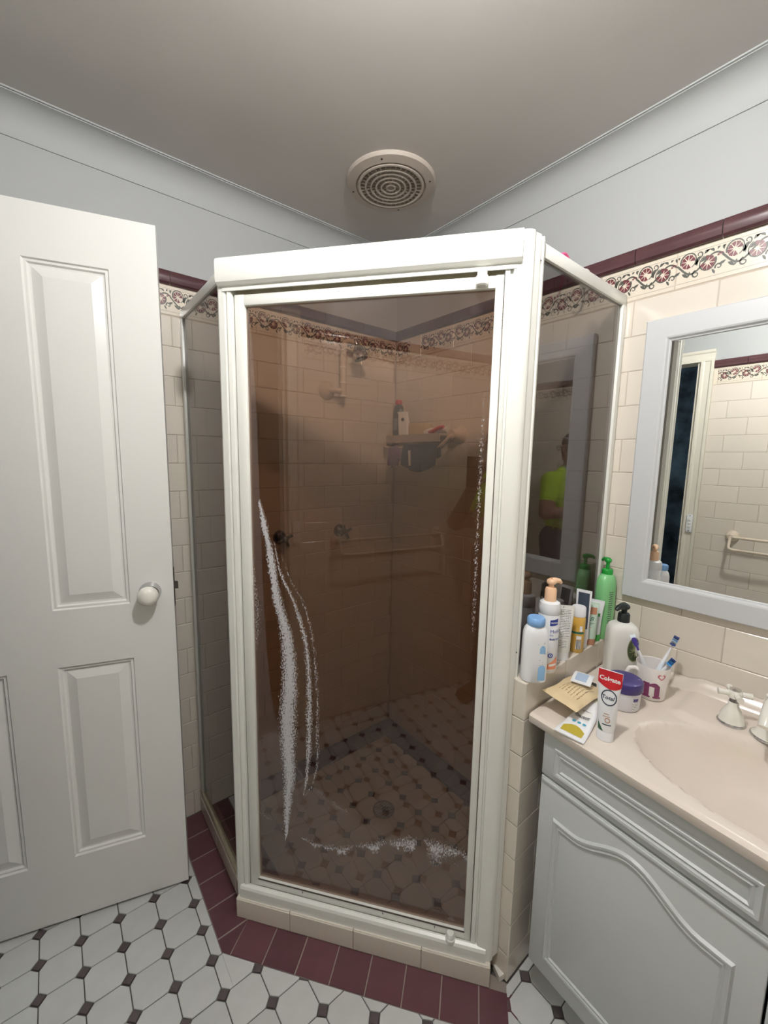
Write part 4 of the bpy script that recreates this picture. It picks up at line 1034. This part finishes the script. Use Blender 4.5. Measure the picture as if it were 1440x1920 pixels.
b = MB(); B.patch(b, th, .002, .030, .012, .034, shape=lambda u, v: (.002+.030*u, .012+(.012+.022*u)*v)); b.build('wave_print', 'print_orange', t)
b = MB(); B.patch(b, th, .008, .028, .021, .026, .0005, shape=lambda u, v: (.007+.022*u, .020+.002*u+.006*v)); b.build('wave_panel', 'print_white', t)
# tubes standing on their caps
def tube_body(w0, d0, h, w1, rot, n=36, zcap=.0):
    return Body([(zcap, w0*.96, d0*.96, 2), (zcap+.004, w0, d0, 2), (zcap+h*.35, w0, d0*.86, 2.1), (zcap+h*.7, w0*.5+w1*.5, d0*.45, 2.3), (zcap+h*.92, w1, .0022, 3), (zcap+h*.93, w1, .0014, 4), (zcap+h, w1, .0014, 4)], rot)
x, y = -.285, -1.0795; th = ang(x, y)
t = thing('white_tube', 'large white tube of fine print standing on its cap', 'tube', (x, y, NT)); rz = th+pi/2+radians(12)
B = tube_body(.0225, .0185, .132, .0275, rz, zcap=.022); B.mesh(MB()).build('body', 'white_soft', t)
MB().loft([superring(.0205, .0175, z, 36, 2, 0, 0, rz) for z in (0, .021)]+[superring(.0215, .018, .0225, 36, 2, 0, 0, rz)]).build('cap', 'white_plastic', t)
b = MB(); B.patch(b, th, -.019, .019, .065, .142, .0004, 12, 14); B.patch(b, th, -.017, .012, .036, .058, .0004); b.build('fine_print', 'fine_print', t)
b = MB(); B.patch(b, th, -.002, -.0005, .146, .153, .0006, 1, 2); b.build('crimp_mark', 'print_gray', t)
x, y = -.166, -1.0775; th = ang(x, y)
t = thing('navy_label_tube', 'white tube with a dark navy label behind the oil bottle', 'tube', (x, y, NT)); rz = th+pi/2-radians(14)
B = tube_body(.020, .015, .150, .0215, rz, zcap=.024); B.mesh(MB()).build('body', 'white_plastic', t)
MB().loft([superring(.018, .014, z, 32, 2, 0, 0, rz) for z in (0, .0235)]).build('cap', 'white_plastic', t)
b = MB(); B.patch(b, th, -.0155, .0155, .06, .166, .0004, 10, 10); b.build('label_print', 'navy_label', t)
# oil bottle
x, y = -.205, -1.0835; th = ang(x, y)
t = thing('oil_bottle', 'slim amber oil bottle with a white cap', 'bottle', (x, y, NT))
B = Body([(0, .018, .018, 2), (.003, .0205, .0205, 2), (.098, .0205, .0205, 2), (.104, .0195, .0195, 2), (.108, .017, .017, 2)])
B.mesh(MB()).build('body', 'amber', t); MB().lathe([(.0195, .107), (.0198, .109), (.0190, .132), (.017, .135), (.0, .1345)], 32).build('cap', 'white_plastic', t)
b = MB(); B.patch(b, th, -.016, .020, .058, .064, .0004, 12, 2); b.build('band_print', 'teal_green', t)
b = MB(); B.patch(b, th, -.002, .013, .012, .040, .0004); b.build('barcode', 'barcode', t)
b = MB(); B.patch(b, th, -.001, .013, .042, .052, .0004); B.patch(b, th, .006, .014, .066, .082, .0004); b.build('label_panel', 'print_white', t)
# BB cream and a green capped tube
x, y = -.125, -1.0815; th = ang(x, y)
t = thing('cream_tube', 'small brown and mint face cream tube beside the oil bottle', 'tube', (x, y, NT)); rz = th+pi/2
B = tube_body(.0195, .015, .112, .0235, rz, zcap=.018); B.mesh(MB()).build('body', 'mint', t)
MB().loft([superring(.019, .0155, z, 32, 2, 0, 0, rz) for z in (0, .0175)]).build('cap', 'tan_brown', t)
b = MB(); B.patch(b, th, -.020, .018, .094, .115, .0004); b.build('brown_print', 'tan_brown', t)
b = MB(); B.text(b, th, -.010, .074, ('BB', .018, 0, .3)); B.patch(b, th, -.012, .012, .067, .0685, .0004, 8, 1); B.patch(b, th, -.012, .008, .062, .0630, .0004, 8, 1); b.build('lettering', 'teal_green', t)
b = MB(); B.patch(b, th, -.012, .006, .054, .0555, .0004, 8, 1); b.build('orange_line', 'print_orange', t)
x, y = -.084, -1.0785; th = ang(x, y)
t = thing('green_cap_tube', 'white tube with a bright green cap beside the green bottle', 'tube', (x, y, NT)); rz = th+pi/2-radians(10)
B = tube_body(.019, .0145, .108, .0245, rz, zcap=.02); B.mesh(MB()).build('body', 'white_plastic', t)
MB().loft([superring(.0185, .015, z, 32, 2, 0, 0, rz) for z in (0, .0195)]).build('cap', 'leaf_green', t)
b = MB(); B.patch(b, th, -.004, .014, .078, .088, .0004); b.build('green_print', 'leaf_green', t)
# green pump bottle
x, y = -.039, -1.0855; th = ang(x, y)
t = thing('green_pump_bottle', 'tall pale green bottle with a bright green pump against the wall', 'bottle', (x, y, NT))
B = Body([(0, .0285, .020, 3), (.004, .031, .0215, 3), (.160, .031, .0215, 3), (.182, .030, .021, 2.8), (.197, .0245, .0185, 2.4), (.205, .0155, .0145, 2)], radians(-15))
B.mesh(MB(), 44).build('body', 'bottle_green', t)
pump(t, 'pump_green', .204, .0055, .0155, .016, .024, radians(60), .026)
b = MB(); B.patch(b, th, .014, .030, .05, .155, .0004, 6, 10); b.build('back_print', 'fine_print_green', t)

# ---- on the vanity top
VT = VZ+.0008
x, y = -.118, -1.172; th = ang(x, y)
t = thing('soap_dispenser', 'squarish white hand wash bottle with a black pump', 'bottle', (x, y, VT))
B = Body([(0, .036, .028, 4), (.004, .0395, .031, 4), (.13, .0405, .031, 4), (.155, .0395, .0305, 3.6), (.168, .034, .027, 3), (.175, .024, .021, 2.4), (.178, .0165, .0165, 2)], radians(-52))
B.mesh(MB(), 48).build('body', 'white_soft', t)
pump(t, 'black_plastic', .177, .0075, .0155, .026, .016, radians(165), .034)
b = MB(); B.ellipse(b, th, .034, .108, .0175, .036, .0006, 36); b.build('oval_label', 'olive', t)
b = MB()
for k in range(14):
    a = radians(-60+k*22); r0, r1 = .004, .014+.012*(k % 3)/2
    p = [B.pt(th, .034+rr_*.5*cos(a)*1.0, .100+rr_*1.1*sin(a), .0009) for rr_ in (r0, r1)]; q_ = [B.pt(th, .034+rr_*.5*cos(a)+.0010, .1005+rr_*1.1*sin(a)+.0006, .0009) for rr_ in (r0, r1)]
    b.add([p[0], p[1], q_[1], q_[0]], [(0, 1, 2, 3)])
B.ellipse(b, th, .034, .108, .0168, .035, .0008, 36, .95); b.build('leaf_print', 'label_lines', t)
# mug
x, y = -.135, -1.262; th = ang(x, y)
mug = thing('mug', 'white mug with a plum letter and pink heart', 'mug', (x, y, VT+.0), 0)
B = Body([(0, .030, .030, 2), (.003, .033, .033, 2), (.045, .0365, .0365, 2), (.092, .041, .041, 2)])
b = MB(); prof = [(0.0, .0005), (.030, 0), (.033, .003), (.0365, .045), (.041, .092), (.0405, .094), (.0385, .093), (.034, .045), (.030, .008), (.0, .006)]
b.lathe(prof, 48, None, False, False); b.build('body', 'mug_white', mug, .8)
ha = th-radians(62); ca, sa = cos(ha), sin(ha)
hp_ = [(.036, .070), (.047, .078), (.060, .076), (.067, .062), (.064, .044), (.052, .030), (.034, .024)]
MB().tube([(r*ca, r*sa, z) for r, z in hp_], [.0065, .0058, .0055, .0055, .0055, .0058, .0065], 12).build('handle', 'mug_white', mug, 1)
b = MB(); n0 = -.016
B.patch(b, th, n0, n0+.012, .010, .052, .0006, 6, 6); B.patch(b, th, n0-.003, n0, .046, .052, .0006, 2, 2); B.patch(b, th, n0-.003, n0, .010, .015, .0006, 2, 2); B.patch(b, th, n0+.012, n0+.015, .010, .015, .0006, 2, 2)
B.patch(b, th, n0+.024, n0+.036, .010, .040, .0006, 6, 6); B.patch(b, th, n0+.036, n0+.039, .010, .015, .0006, 2, 2); B.patch(b, th, n0+.021, n0+.024, .010, .015, .0006, 2, 2)
B.patch(b, th, 0, 0, 0, 0, .0006, 12, 3, shape=lambda u, v: (n0+.012+.024*u, (.036+.006*(1-u)+.003*sin(pi*u)-(.002*u))*(1-v)+v*(.046+.008*sin(pi*u*.75+.3)-.014*max(0, u-.5)**1.5)))
b.build('letter_print', 'plum', mug)
b = MB(); hpts = []
for i in range(28):
    a = 2*pi*i/28; hpts.append((16*sin(a)**3, 13*cos(a)-5*cos(2*a)-2*cos(3*a)-cos(4*a)))
n = len(hpts); vs = [B.pt(th, .022+px_*.0006, .073+py_*.0006, .0006) for px_, py_ in hpts]+[B.pt(th, .022+px_*.0004, .073+py_*.0004, .0006) for px_, py_ in hpts]
b.add(vs, [(i, (i+1) % n, n+(i+1) % n, n+i) for i in range(n)]); b.build('heart_print', 'heart_pink', mug)
# toothbrushes in the mug
def brush(label, foot, head, bodym, headm, br, hl=.026):
    """foot and head are points relative to the mug base"""
    F_ = Vector(foot); H_ = Vector(head); t = thing('toothbrush', label, 'toothbrush', (x+F_.x, y+F_.y, VT+F_.z), 0, 'toothbrushes in the mug')
    ax = (H_-F_); Ln = ax.length; ax.normalize(); vd = (Vector(CAM)-Vector((x, y, VT))-H_); side = ax.cross(vd).normalized(); up = side.cross(ax).normalized()
    if up.dot(vd) > 0 and not br.get('away'): pass
    up = up*(1 if not br.get('away') else -1)
    def Q(s_, a_, c_): p = ax*s_+side*a_+up*c_; return (p.x, p.y, p.z)
    b = MB(); rings = []
    for s_, wr, tr_ in ((0, .004, .004), (.01, .006, .005), (Ln*.35, .0065, .0055), (Ln*.6, .005, .0045), (Ln*.78, .0028, .0026), (Ln-hl, .003, .0025), (Ln-hl*.8, .006, .0024), (Ln-.006, .0066, .0024), (Ln-.001, .004, .0022)):
        rings.append([Q(s_, wr*cos(2*pi*i/14), tr_*sin(2*pi*i/14)) for i in range(14)])
    b.loft(rings[:5]); b.build('handle', bodym, t, 1)
    MB().loft(rings[4:]).build('head', br.get('head', bodym), t, 1)
    b = MB(); b.loft([[Q(s_, wr*cos(2*pi*i/10), .0046+.0016*sin(2*pi*i/10)) for i in range(10)] for s_, wr in ((.02, .002), (Ln*.35, .0042), (Ln*.55, .002))]); b.build('grip', headm, t, 1)
    for ri in range(4):
        b = MB()
        for ci in range(3):
            s_ = Ln-hl+.004+ri*(hl-.008)/3; a_ = (ci-1)*.0042; tilt = .0025*(1 if ri % 2 else -1); hgt = .0125
            q0 = [Q(s_+dx, a_+dy, .002) for dx, dy in ((-.0022, -.0019), (.0022, -.0019), (.0022, .0019), (-.0022, .0019))]
            q1 = [Q(s_+dx+tilt, a_+dy*1.2, hgt+(.002 if ci != 1 else 0)) for dx, dy in ((-.0024, -.0019), (.0024, -.0019), (.0024, .0019), (-.0024, .0019))]
            b.loft([q0, q1])
        b.build('bristle_row', br['cols'][ri % len(br['cols'])], t, 0)
    return t
v2 = Vector((-.777, .63, 0)); f2 = Vector((.63, .777, 0))   # towards screen left, away from the viewer
def off(r_, d_, z_): p = -v2*r_+f2*d_; return (p.x, p.y, z_)
brush('toothbrush with a purple backed head leaning left in the mug', off(.010, -.006, .009), off(-.058, .006, .162), 'white_plastic', 'brush_purple', {'cols': ['bristle_blue', 'bristle_white'], 'away': True, 'head': 'brush_purple'})
brush('upright toothbrush with blue and white bristles leaning right', off(-.016, -.004, .009), off(.068, .018, .160), 'white_plastic', 'bristle_white', {'cols': ['bristle_navy', 'bristle_white', 'bristle_blue']})
brush('toothbrush with a blue grip sunk low in the mug', off(-.010, .012, .012), off(.046, -.012, .112), 'white_plastic', 'brush_blue', {'cols': ['bristle_blue', 'bristle_navy']}, .02)
# jar
x, y = -.243, -1.232; th = ang(x, y)
t = thing('cream_jar', 'round white cream jar with a purple lid', 'jar', (x, y, VT))
B = Body([(0, .036, .036, 2), (.004, .0385, .0385, 2), (.044, .040, .040, 2), (.050, .0395, .0395, 2)]); B.mesh(MB(), 44).build('body', 'jar_white', t)
MB().lathe([(.0415, .049), (.0428, .051), (.0432, .070), (.041, .074), (.035, .0755), (.0, .0750)], 48).build('lid', 'lid_purple', t, .6)
b = MB(); B.patch(b, th, .024, .040, .006, .040, .0005, 6, 6); b.build('label_panel', 'fine_print', t)
b = MB(); B.patch(b, th, .025, .039, .031, .039, .0007, 6, 2); b.build('label_head', 'lid_purple', t)
# standing toothpaste tube
x, y = -.417, -1.262; th = ang(x, y)
t = thing('toothpaste_tube', 'white and red toothpaste tube standing on its cap', 'toothpaste', (x, y, VT)); rz = th+pi/2-radians(8)
MB().loft([superring(.0175, .0155, z, 32, 2, 0, 0, rz) for z in (0, .018)]+[superring(.0165, .0145, .021, 32, 2, 0, 0, rz)]).build('cap', 'white_plastic', t)
TS = .016
B = Body([(.021, .0165, .0145, 2), (.030, .019, .0155, 2), (.070, .0205, .0140, 2.1), (.111, .0220, .0085, 2.3), (.144, .0245, .0022, 3), (.152, .0250, .0013, 4), (.164, .0250, .0013, 4)], rz)
B.mesh(MB(), 44).build('body', 'white_plastic', t)
b = MB(); B.patch(b, th, -.0262, .0262, .116, .1478, .0008, 16, 8, shape=lambda u, v: ((-.0240+.0480*u), (.133-.012*sin(u*pi)*(.5+u*.5)-.002*u)+(.1638-(.133-.012*sin(u*pi)*(.5+u*.5)-.002*u))*v)); b.build('red_panel', 'colgate_red', t)
b = MB(); B.text(b, th, -.0215, .1405, ('Colgate', .0135, .0004, .0), .0014); b.build('brand_lettering', 'print_white', t)
b = MB(); B.text(b, th, -.014, .100, ('Total', .012, .0002, .15), .0007); B.patch(b, th, -.008, .010, .040, .0425, .0006, 8, 1); b.build('lettering', 'navy_label', t)
b = MB(); B.ellipse(b, th, .001, .104, .016, .018, .0006, 28, .86); b.build('ring_print', 'navy_label', t)
b = MB(); B.patch(b, th, -.018, -.004, .022, .044, .0005, 6, 6, shape=lambda u, v: (-.0175+.013*u*(1-v), .024+.026*v*(1-.2*u))); b.build('green_swoosh', 'colgate_green', t)
b = MB(); B.patch(b, th, -.006, .004, .066, .0675, .0006, 4, 1); B.patch(b, th, -.008, .006, .060, .0612, .0006, 4, 1); B.ellipse(b, th, .002, .052, .0055, .006, .0006, 18, .7); b.build('small_print', 'tan_brown', t)
# flat tube lying on the top
t = thing('flat_tube', 'squeezed flat white and gold tube lying at the front edge', 'tube', (-.425, -1.205, VT), radians(4))
def slab_loft(b, secs):
    """secs: (x, halfwidth, zc, halfthick, yc)"""
    b.loft([[(x_, yc+hw_*math.copysign(abs(cos(2*pi*i/20))**.8, cos(2*pi*i/20)), max(0, zc+ht*sin(2*pi*i/20))) for i in range(20)] for x_, hw_, zc, ht, yc in secs]); return b
slab_loft(MB(), [(-.058, .034, .0018, .0015, 0), (-.048, .034, .002, .0016, 0), (0, .030, .006, .006, .0), (.05, .024, .010, .010, 0), (.085, .018, .0125, .0125, 0), (.09, .012, .0125, .0115, 0)]).build('body', 'white_plastic', t)
def zt_(x_): 
    P_ = [(-.058, .0033), (-.048, .0036), (0, .012), (.05, .020), (.085, .025)]
    for a, c_ in zip(P_, P_[1:]):
        if a[0] <= x_ <= c_[0]: return a[1]+(c_[1]-a[1])*(x_-a[0])/(c_[0]-a[0])
    return .025
def flat_patch(b, pts, off_=.0006): b.add([(px_, py_, zt_(px_)*sqrt(max(0, 1-(py_/.036)**2))**.6+off_) for px_, py_ in pts], [tuple(range(len(pts)))]); return b
def flat_grid(b, x0, x1, y0, y1, off_=.0008, shape=None, n=8):
    vs = []
    for j in range(n+1):
        for i in range(n+1):
            px_, py_ = x0+(x1-x0)*i/n, y0+(y1-y0)*j/n
            if shape: px_, py_ = shape(i/n, j/n)
            hw_ = .034 if px_ < -.04 else .034-(px_+.04)*.11
            k_ = max(0, 1-(abs(py_)/hw_)**3)**.5
            zc = zt_(px_)*.5; vs.append((px_, py_, zc+zc*k_+off_))
    b.add(vs, [(j*(n+1)+i, j*(n+1)+i+1, (j+1)*(n+1)+i+1, (j+1)*(n+1)+i) for j in range(n) for i in range(n)]); return b
b = MB(); flat_grid(b, -.046, -.02, -.024, .024, shape=lambda u, v: (-.046+(.018+.012*sin(v*pi))*u, -.024+.048*v)); b.build('gold_panel', 'gold', t)
b = MB()
for k in range(3): flat_grid(b, 0, 0, 0, 0, shape=lambda u, v, k=k: (-.003+.004*cos(2*pi*v)*u, -.014+.012*k+.0045*sin(2*pi*v)*u))
b.build('dot_print', 'aqua', t)
b = MB(); flat_grid(b, .010, .045, -.016, .018); b.build('fine_print', 'fine_print', t)
MB().loft([[(x_, .011*cos(2*pi*i/20), .0125+.011*sin(2*pi*i/20)) for i in range(20)] for x_ in (.09, .108)]).build('cap', 'white_soft', t)
# beige pouch leaning over it
t = thing('refill_pouch', 'crumpled beige sachet resting against the half wall', 'pouch', (-.292, -1.150, VT), radians(-3))
rng = random.Random(5); nU, nV = 16, 10; top, bot = [], []
for j in range(nV+1):
    for i in range(nU+1):
        u, v_ = i/nU, j/nV; px_ = -.142+.178*u; py_ = -.050+.082*v_-.006*sin(u*5)*v_+(-.010*(1-u) if v_ < .5 else .004*u)
        e = (sin(pi*u)**.5)*(sin(pi*v_)**.5); wav = .003*sin(u*13+v_*4)+.002*sin(v_*11+u*5)
        zb = .034+.006*(1-u)+.012*v_
        if u > .55: zb -= (u-.55)*.032
        top.append((px_, py_, zb+.0065*e+wav*e)); bot.append((px_, py_, zb-.0055*e+wav*.4*e-.0008))
n_ = len(top); W1 = nU+1; fs = []
for j in range(nV):
    for i in range(nU): fs += [(j*W1+i, j*W1+i+1, (j+1)*W1+i+1, (j+1)*W1+i), (n_+j*W1+i, n_+(j+1)*W1+i, n_+(j+1)*W1+i+1, n_+j*W1+i+1)]
for i in range(nU):
    for j in (0, nV): fs.append((j*W1+i, j*W1+i+1, n_+j*W1+i+1, n_+j*W1+i))
for j in range(nV):
    for i in (0, nU): fs.append((j*W1+i, (j+1)*W1+i, n_+(j+1)*W1+i, n_+j*W1+i))
MB().add(top+bot, fs).build('body', 'pouch', t, 1)
gv = [(top[j*W1+i][0], top[j*W1+i][1], top[j*W1+i][2]+.0005) for j in range(2, 9) for i in range(4, 13)]
MB().add(gv, [(j*9+i, j*9+i+1, (j+1)*9+i+1, (j+1)*9+i) for j in range(6) for i in range(8)]).build('fine_print', 'fine_print_tan', t, 1)
t = thing('black_comb_box', 'small dark box under the beige sachet', 'box', (-.270, -1.142, VT), radians(8))
MB().box((-.035, -.025, 0), (.035, .025, .022), .003).build('body', 'black_plastic', t); MB().box((-.03, -.0255, .004), (.03, -.0245, .012)).build('label_print', 'print_gray', t)
t = thing('blue_sachet', 'small clear sachet with blue print on the beige pouch', 'sachet', (-.300, -1.152, VT+.0515), radians(14))
MB().loft([[(x_, -.024, .004+h_), (x_, .024, .004+h_), (x_, .024, .0055+h_), (x_, -.024, .0055+h_)] for x_, h_ in ((-.032, -.001), (-.01, .003), (.01, .004), (.03, 0))]).build('film', 'white_plastic', t)
MB().loft([[(x_, -.012, .0056+h_), (x_, .016, .0056+h_), (x_, .016, .0060+h_), (x_, -.012, .0060+h_)] for x_, h_ in ((-.022, .001), (-.01, .003), (.01, .004), (.02, .002))]).build('blue_print', 'sachet_blue', t)

# ================================================================== THE PERSON WITH THE PHONE (seen in the side glass)
fh = Vector((sin(YAW), cos(YAW), 0)); rh = Vector((fh.y, -fh.x, 0)); pq = Vector((CAM[0], CAM[1], 0))+rh*.085-fh*.35
person = thing('person', 'person in a lime work shirt and dark trousers, reflected in the glass', 'person', (pq.x, pq.y, 0), -YAW+radians(24))
HEAD_T = radians(-86)                                          # head turned to the right shoulder
HR = TM(.0, .015, 1.475) @ Matrix.Rotation(HEAD_T, 4, 'Z')
caps = []   # (p0, p1, r0, r1, material0, split t, material1, flatten)
def cap_(p0, p1, r0, r1, m0, t=2, m1=0, fl=1): caps.append((Vector(p0), Vector(p1), r0, r1, m0, t, m1, fl))
SK, SH, TR, BO_ = 0, 1, 2, 3
cap_((0, -.02, .90), (0, -.015, 1.03), .148, .140, TR, .45, SH, .74); cap_((0, -.015, 1.03), (0, -.01, 1.20), .142, .165, SH, fl=.72)
cap_((0, -.01, 1.20), (0, -.012, 1.29), .165, .125, SH, fl=.70); cap_((-.13, -.012, 1.30), (.13, -.012, 1.30), .062, .062, SH)
cap_((0, -.01, 1.31), (0, .0, 1.37), .085, .060, SH); cap_((0, .0, 1.34), (0, .012, 1.45), .058, .053, SK)
arms = {1: [(.165, -.012, 1.295), (.235, .035, 1.075), (.035, .20, 1.095)], -1: [(-.165, -.012, 1.295), (-.21, .15, 1.075), tuple(Matrix.Rotation(radians(-24), 3, 'Z') @ Vector((-.115, .265, 1.30)))]}
for sg, (a, e_, w_) in arms.items():
    cap_(a, e_, .066, .050, SH, .66, SK); cap_(e_, w_, .046, .029, SK)
for sg in (1, -1):
    cap_((.09*sg, -.015, .88), (.105*sg, .01, .50), .105, .068, TR); cap_((.105*sg, .01, .50), (.11*sg, -.03, .10), .066, .052, TR)
    cap_((.11*sg, -.04, .055), (.125*sg, .13, .045), .046, .040, BO_)
def hand(w_, d, up, curl, sg):
    """palm and five fingers from the wrist along d; up is the back of the hand"""
    w_ = Vector(w_); d = Vector(d).normalized(); up = Vector(up); up = (up-d*up.dot(d)).normalized(); sd = d.cross(up)*sg
    for k in (-1, 0, 1): cap_(w_+sd*.010*k, w_+d*.075+sd*.021*k, .015, .013, SK)
    for k, (o_, L_) in enumerate(((-.030, .062), (-.010, .072), (.011, .068), (.031, .052))):
        p = w_+d*.078+sd*o_; dr = d; rr_ = .0092
        for seg, f_ in ((0, .45), (1, .32), (2, .23)):
            q = p+dr*L_*f_; cap_(p, q, rr_, rr_*.93, SK); p = q; rr_ *= .93; dr = (dr*cos(curl)-up*sin(curl)).normalized(); 
            up2 = up
    p = w_+d*.022-sd*.022; q = p+(d*.55-sd*.75-up*.25).normalized()*.036; cap_(p, q, .0125, .0110, SK); cap_(q, q+(d*.9-sd*.25-up*.35).normalized()*.030, .0108, .0088, SK)
hand(arms[1][2], (-1, .25, .05), (0, .6, .8), .5, 1)
hand(arms[-1][2], (.32, .02, .95), (-.75, -.6, .2), .75, -1)
ell = []   # head: (centre, radii, material) in head coordinates
def el(c_, r_, m_): ell.append((Vector(c_), r_, m_))
el((0, -.012, .070), (.074, .094, .088), SK); el((0, .030, .030), (.060, .062, .075), SK); el((0, .050, -.018), (.040, .040, .032), SK); el((0, .022, -.005), (.054, .055, .050), SK)
el((0, .098, .032), (.012, .016, .022), SK); el((0, .086, -.002), (.024, .012, .008), SK); el((.074, -.005, .035), (.010, .018, .030), SK); el((-.074, -.005, .035), (.010, .018, .030), SK); el((0, .090, .056), (.045, .012, .008), SK)
b = MB()
for (p0, p1, r0, r1, m0, t, m1, fl) in caps:
    d = p1-p0; L_ = d.length; d.normalize(); Rm = TM(*p0) @ d.to_track_quat('Z', 'Y').to_matrix().to_4x4()
    pr = [(r0*sin(a), -r0*cos(a)) for a in [pi/2*i/5 for i in range(1, 6)]]+[(r1*cos(a), L_+r1*sin(a)) for a in [pi/2*i/5 for i in range(5)]]
    if fl != 1:
        bb = MB().lathe(pr, 24, Rm); b.add([(v_[0], p0.y+(v_[1]-p0.y)*fl, v_[2]) for v_ in bb.v], bb.f)
    else: b.lathe(pr, 20, Rm)
for c_, r_, m_ in ell:
    bb = MB().lathe([(sin(a), -cos(a)) for a in [pi*i/12 for i in range(1, 12)]], 20)
    b.add([HR @ (Vector((v_[0]*r_[0], v_[1]*r_[1], v_[2]*r_[2]))+c_) for v_ in bb.v], bb.f)
raw = bpy.data.objects.new('raw', b.mesh('raw', 'skin', 0)); COL.objects.link(raw)
md = raw.modifiers.new('r', 'REMESH'); md.mode = 'VOXEL'; md.voxel_size = .0052; md.use_smooth_shade = True
md = raw.modifiers.new('s', 'SMOOTH'); md.factor = .5; md.iterations = 4
bpy.context.view_layer.update()
bme = bpy.data.meshes.new_from_object(raw.evaluated_get(bpy.context.evaluated_depsgraph_get())); bme.name = 'body'
bpy.data.objects.remove(raw)
n = len(bme.polygons); cen = np.empty(n*3); bme.polygons.foreach_get('center', cen); cen = cen.reshape(-1, 3)
best = np.full(n, 9.); mi = np.zeros(n, int)
for (p0, p1, r0, r1, m0, t, m1, fl) in caps:
    q = cen.copy(); a = np.array(p0); d = np.array(p1)-a
    if fl != 1: q[:, 1] = a[1]+(q[:, 1]-a[1])/fl
    tt = np.clip(((q-a) @ d)/(d @ d), 0, 1); dist = np.linalg.norm(q-a-tt[:, None]*d, axis=1)-(r0+(r1-r0)*tt)
    mm = np.where(tt > t, m1, m0); k = dist < best; best[k] = dist[k]; mi[k] = mm[k]
for c_, r_, m_ in ell:
    q = (cen-np.array(HR.translation)) @ np.array(HR.to_3x3()); dist = (np.linalg.norm((q-np.array(c_))/np.array(r_), axis=1)-1)*min(r_); k = dist < best; best[k] = dist[k]; mi[k] = m_
bme.materials.clear()
for nm in ('skin', 'hivis', 'denim', 'boot'): bme.materials.append(M(nm))
bme.polygons.foreach_set('material_index', mi.astype(np.int32)); bme.polygons.foreach_set('use_smooth', [True]*n); bme.update()
link(bme, 'body', person)
def head_mesh(name, mb, mt, lab=None):
    mb.v = [tuple(HR @ Vector(v_)) for v_ in mb.v]; return mb.build(name, mt, person, 1.2, lab)
# hair as a cap over the cranium
b = MB(); rings = []
for i in range(9):
    a = pi/2*(i/8)*.98; z_ = .072+.094*sin(a); k_ = cos(a); rings.append([(.081*k_*cos(2*pi*j/28), -.014+.101*k_*sin(2*pi*j/28), z_) for j in range(28)])
low = [(.080*cos(2*pi*j/28), -.016+.098*sin(2*pi*j/28), .072-.062*max(0, -sin(2*pi*j/28)*.8+.25)) for j in range(28)]
b.loft([low]+rings); head_mesh('hair', b, 'hair', 'short dark hair')
b = MB(); b.tube([(.082*cos(radians(a)), -.014+.103*sin(radians(a)), .095+.028*sin(radians(a+40))) for a in range(0, 360, 12)], .0035, 8, True); head_mesh('head_strap', b, 'silver_strap')
b = MB()
for sg in (1, -1):
    b.tube([(sg*.033+.024*cos(2*pi*i/20), .112-.012*abs(cos(2*pi*i/20)), .048+.016*sin(2*pi*i/20)) for i in range(20)], .0022, 6, True); b.tube([(sg*.057, .102, .050), (sg*.074, .06, .052), (sg*.080, 0, .050)], .0022, 6)
b.tube([(-.010, .113, .050), (.010, .113, .050)], .0022, 6); head_mesh('glasses', b, 'dark_plastic', 'dark framed glasses')
for sg in (1, -1):
    b = MB().lathe([(.0085*sin(a), -.0085*cos(a)) for a in [pi*i/10 for i in range(1, 10)]], 14, TM(sg*.030, .0815, .044)); head_mesh('eye', b, 'white_soft')
    b = MB().lathe([(.0036, 0), (.0036, .0006)], 12, TM(sg*.030, .0899, .044) @ Matrix.Rotation(-pi/2, 4, 'X')); head_mesh('iris', b, 'hair')
MB().loft([[(r_*cos(2*pi*j/24), .002+r_*.95*sin(2*pi*j/24), z_) for j in range(24)] for r_, z_ in ((.070, 1.352), (.074, 1.366), (.069, 1.394), (.0665, 1.394), (.066, 1.36))], False, False).build('collar', 'collar', person, 1)
b = MB(); b.loft([[(r_*cos(2*pi*j/36), -.018+r_*.74*sin(2*pi*j/36), z_) for j in range(36)] for r_, z_ in ((.152, .985), (.157, .988), (.157, 1.018), (.152, 1.02))], False, False); b.build('shirt_hem', 'hivis', person, 1)
MB().prism([(.128, .02), (.150, .02), (.150, .024), (.128, .024)], .78, .985).build('key_lanyard', 'tag_yellow', person)
ph_ = thing('phone', 'dark phone held up by the person in the lime shirt', 'phone', tuple(Vector((CAM[0], CAM[1], CAM[2]-.062))-fh*.036+rh*-.018), -YAW)
MB().box((-.037, -.004, -.078), (.037, .004, .078), .003).build('case', 'dark_plastic', ph_)
MB().box((-.033, -.0047, -.072), (.033, -.0040, .072)).build('screen', 'black_plastic', ph_)
for k in range(2): MB().lathe([(.006, 0), (.006, .0015), (.004, .0018)], 16, TM(.022, .004, .060-.018*k) @ Matrix.Rotation(-pi/2, 4, 'X')).build('lens', 'chrome_dark', ph_)
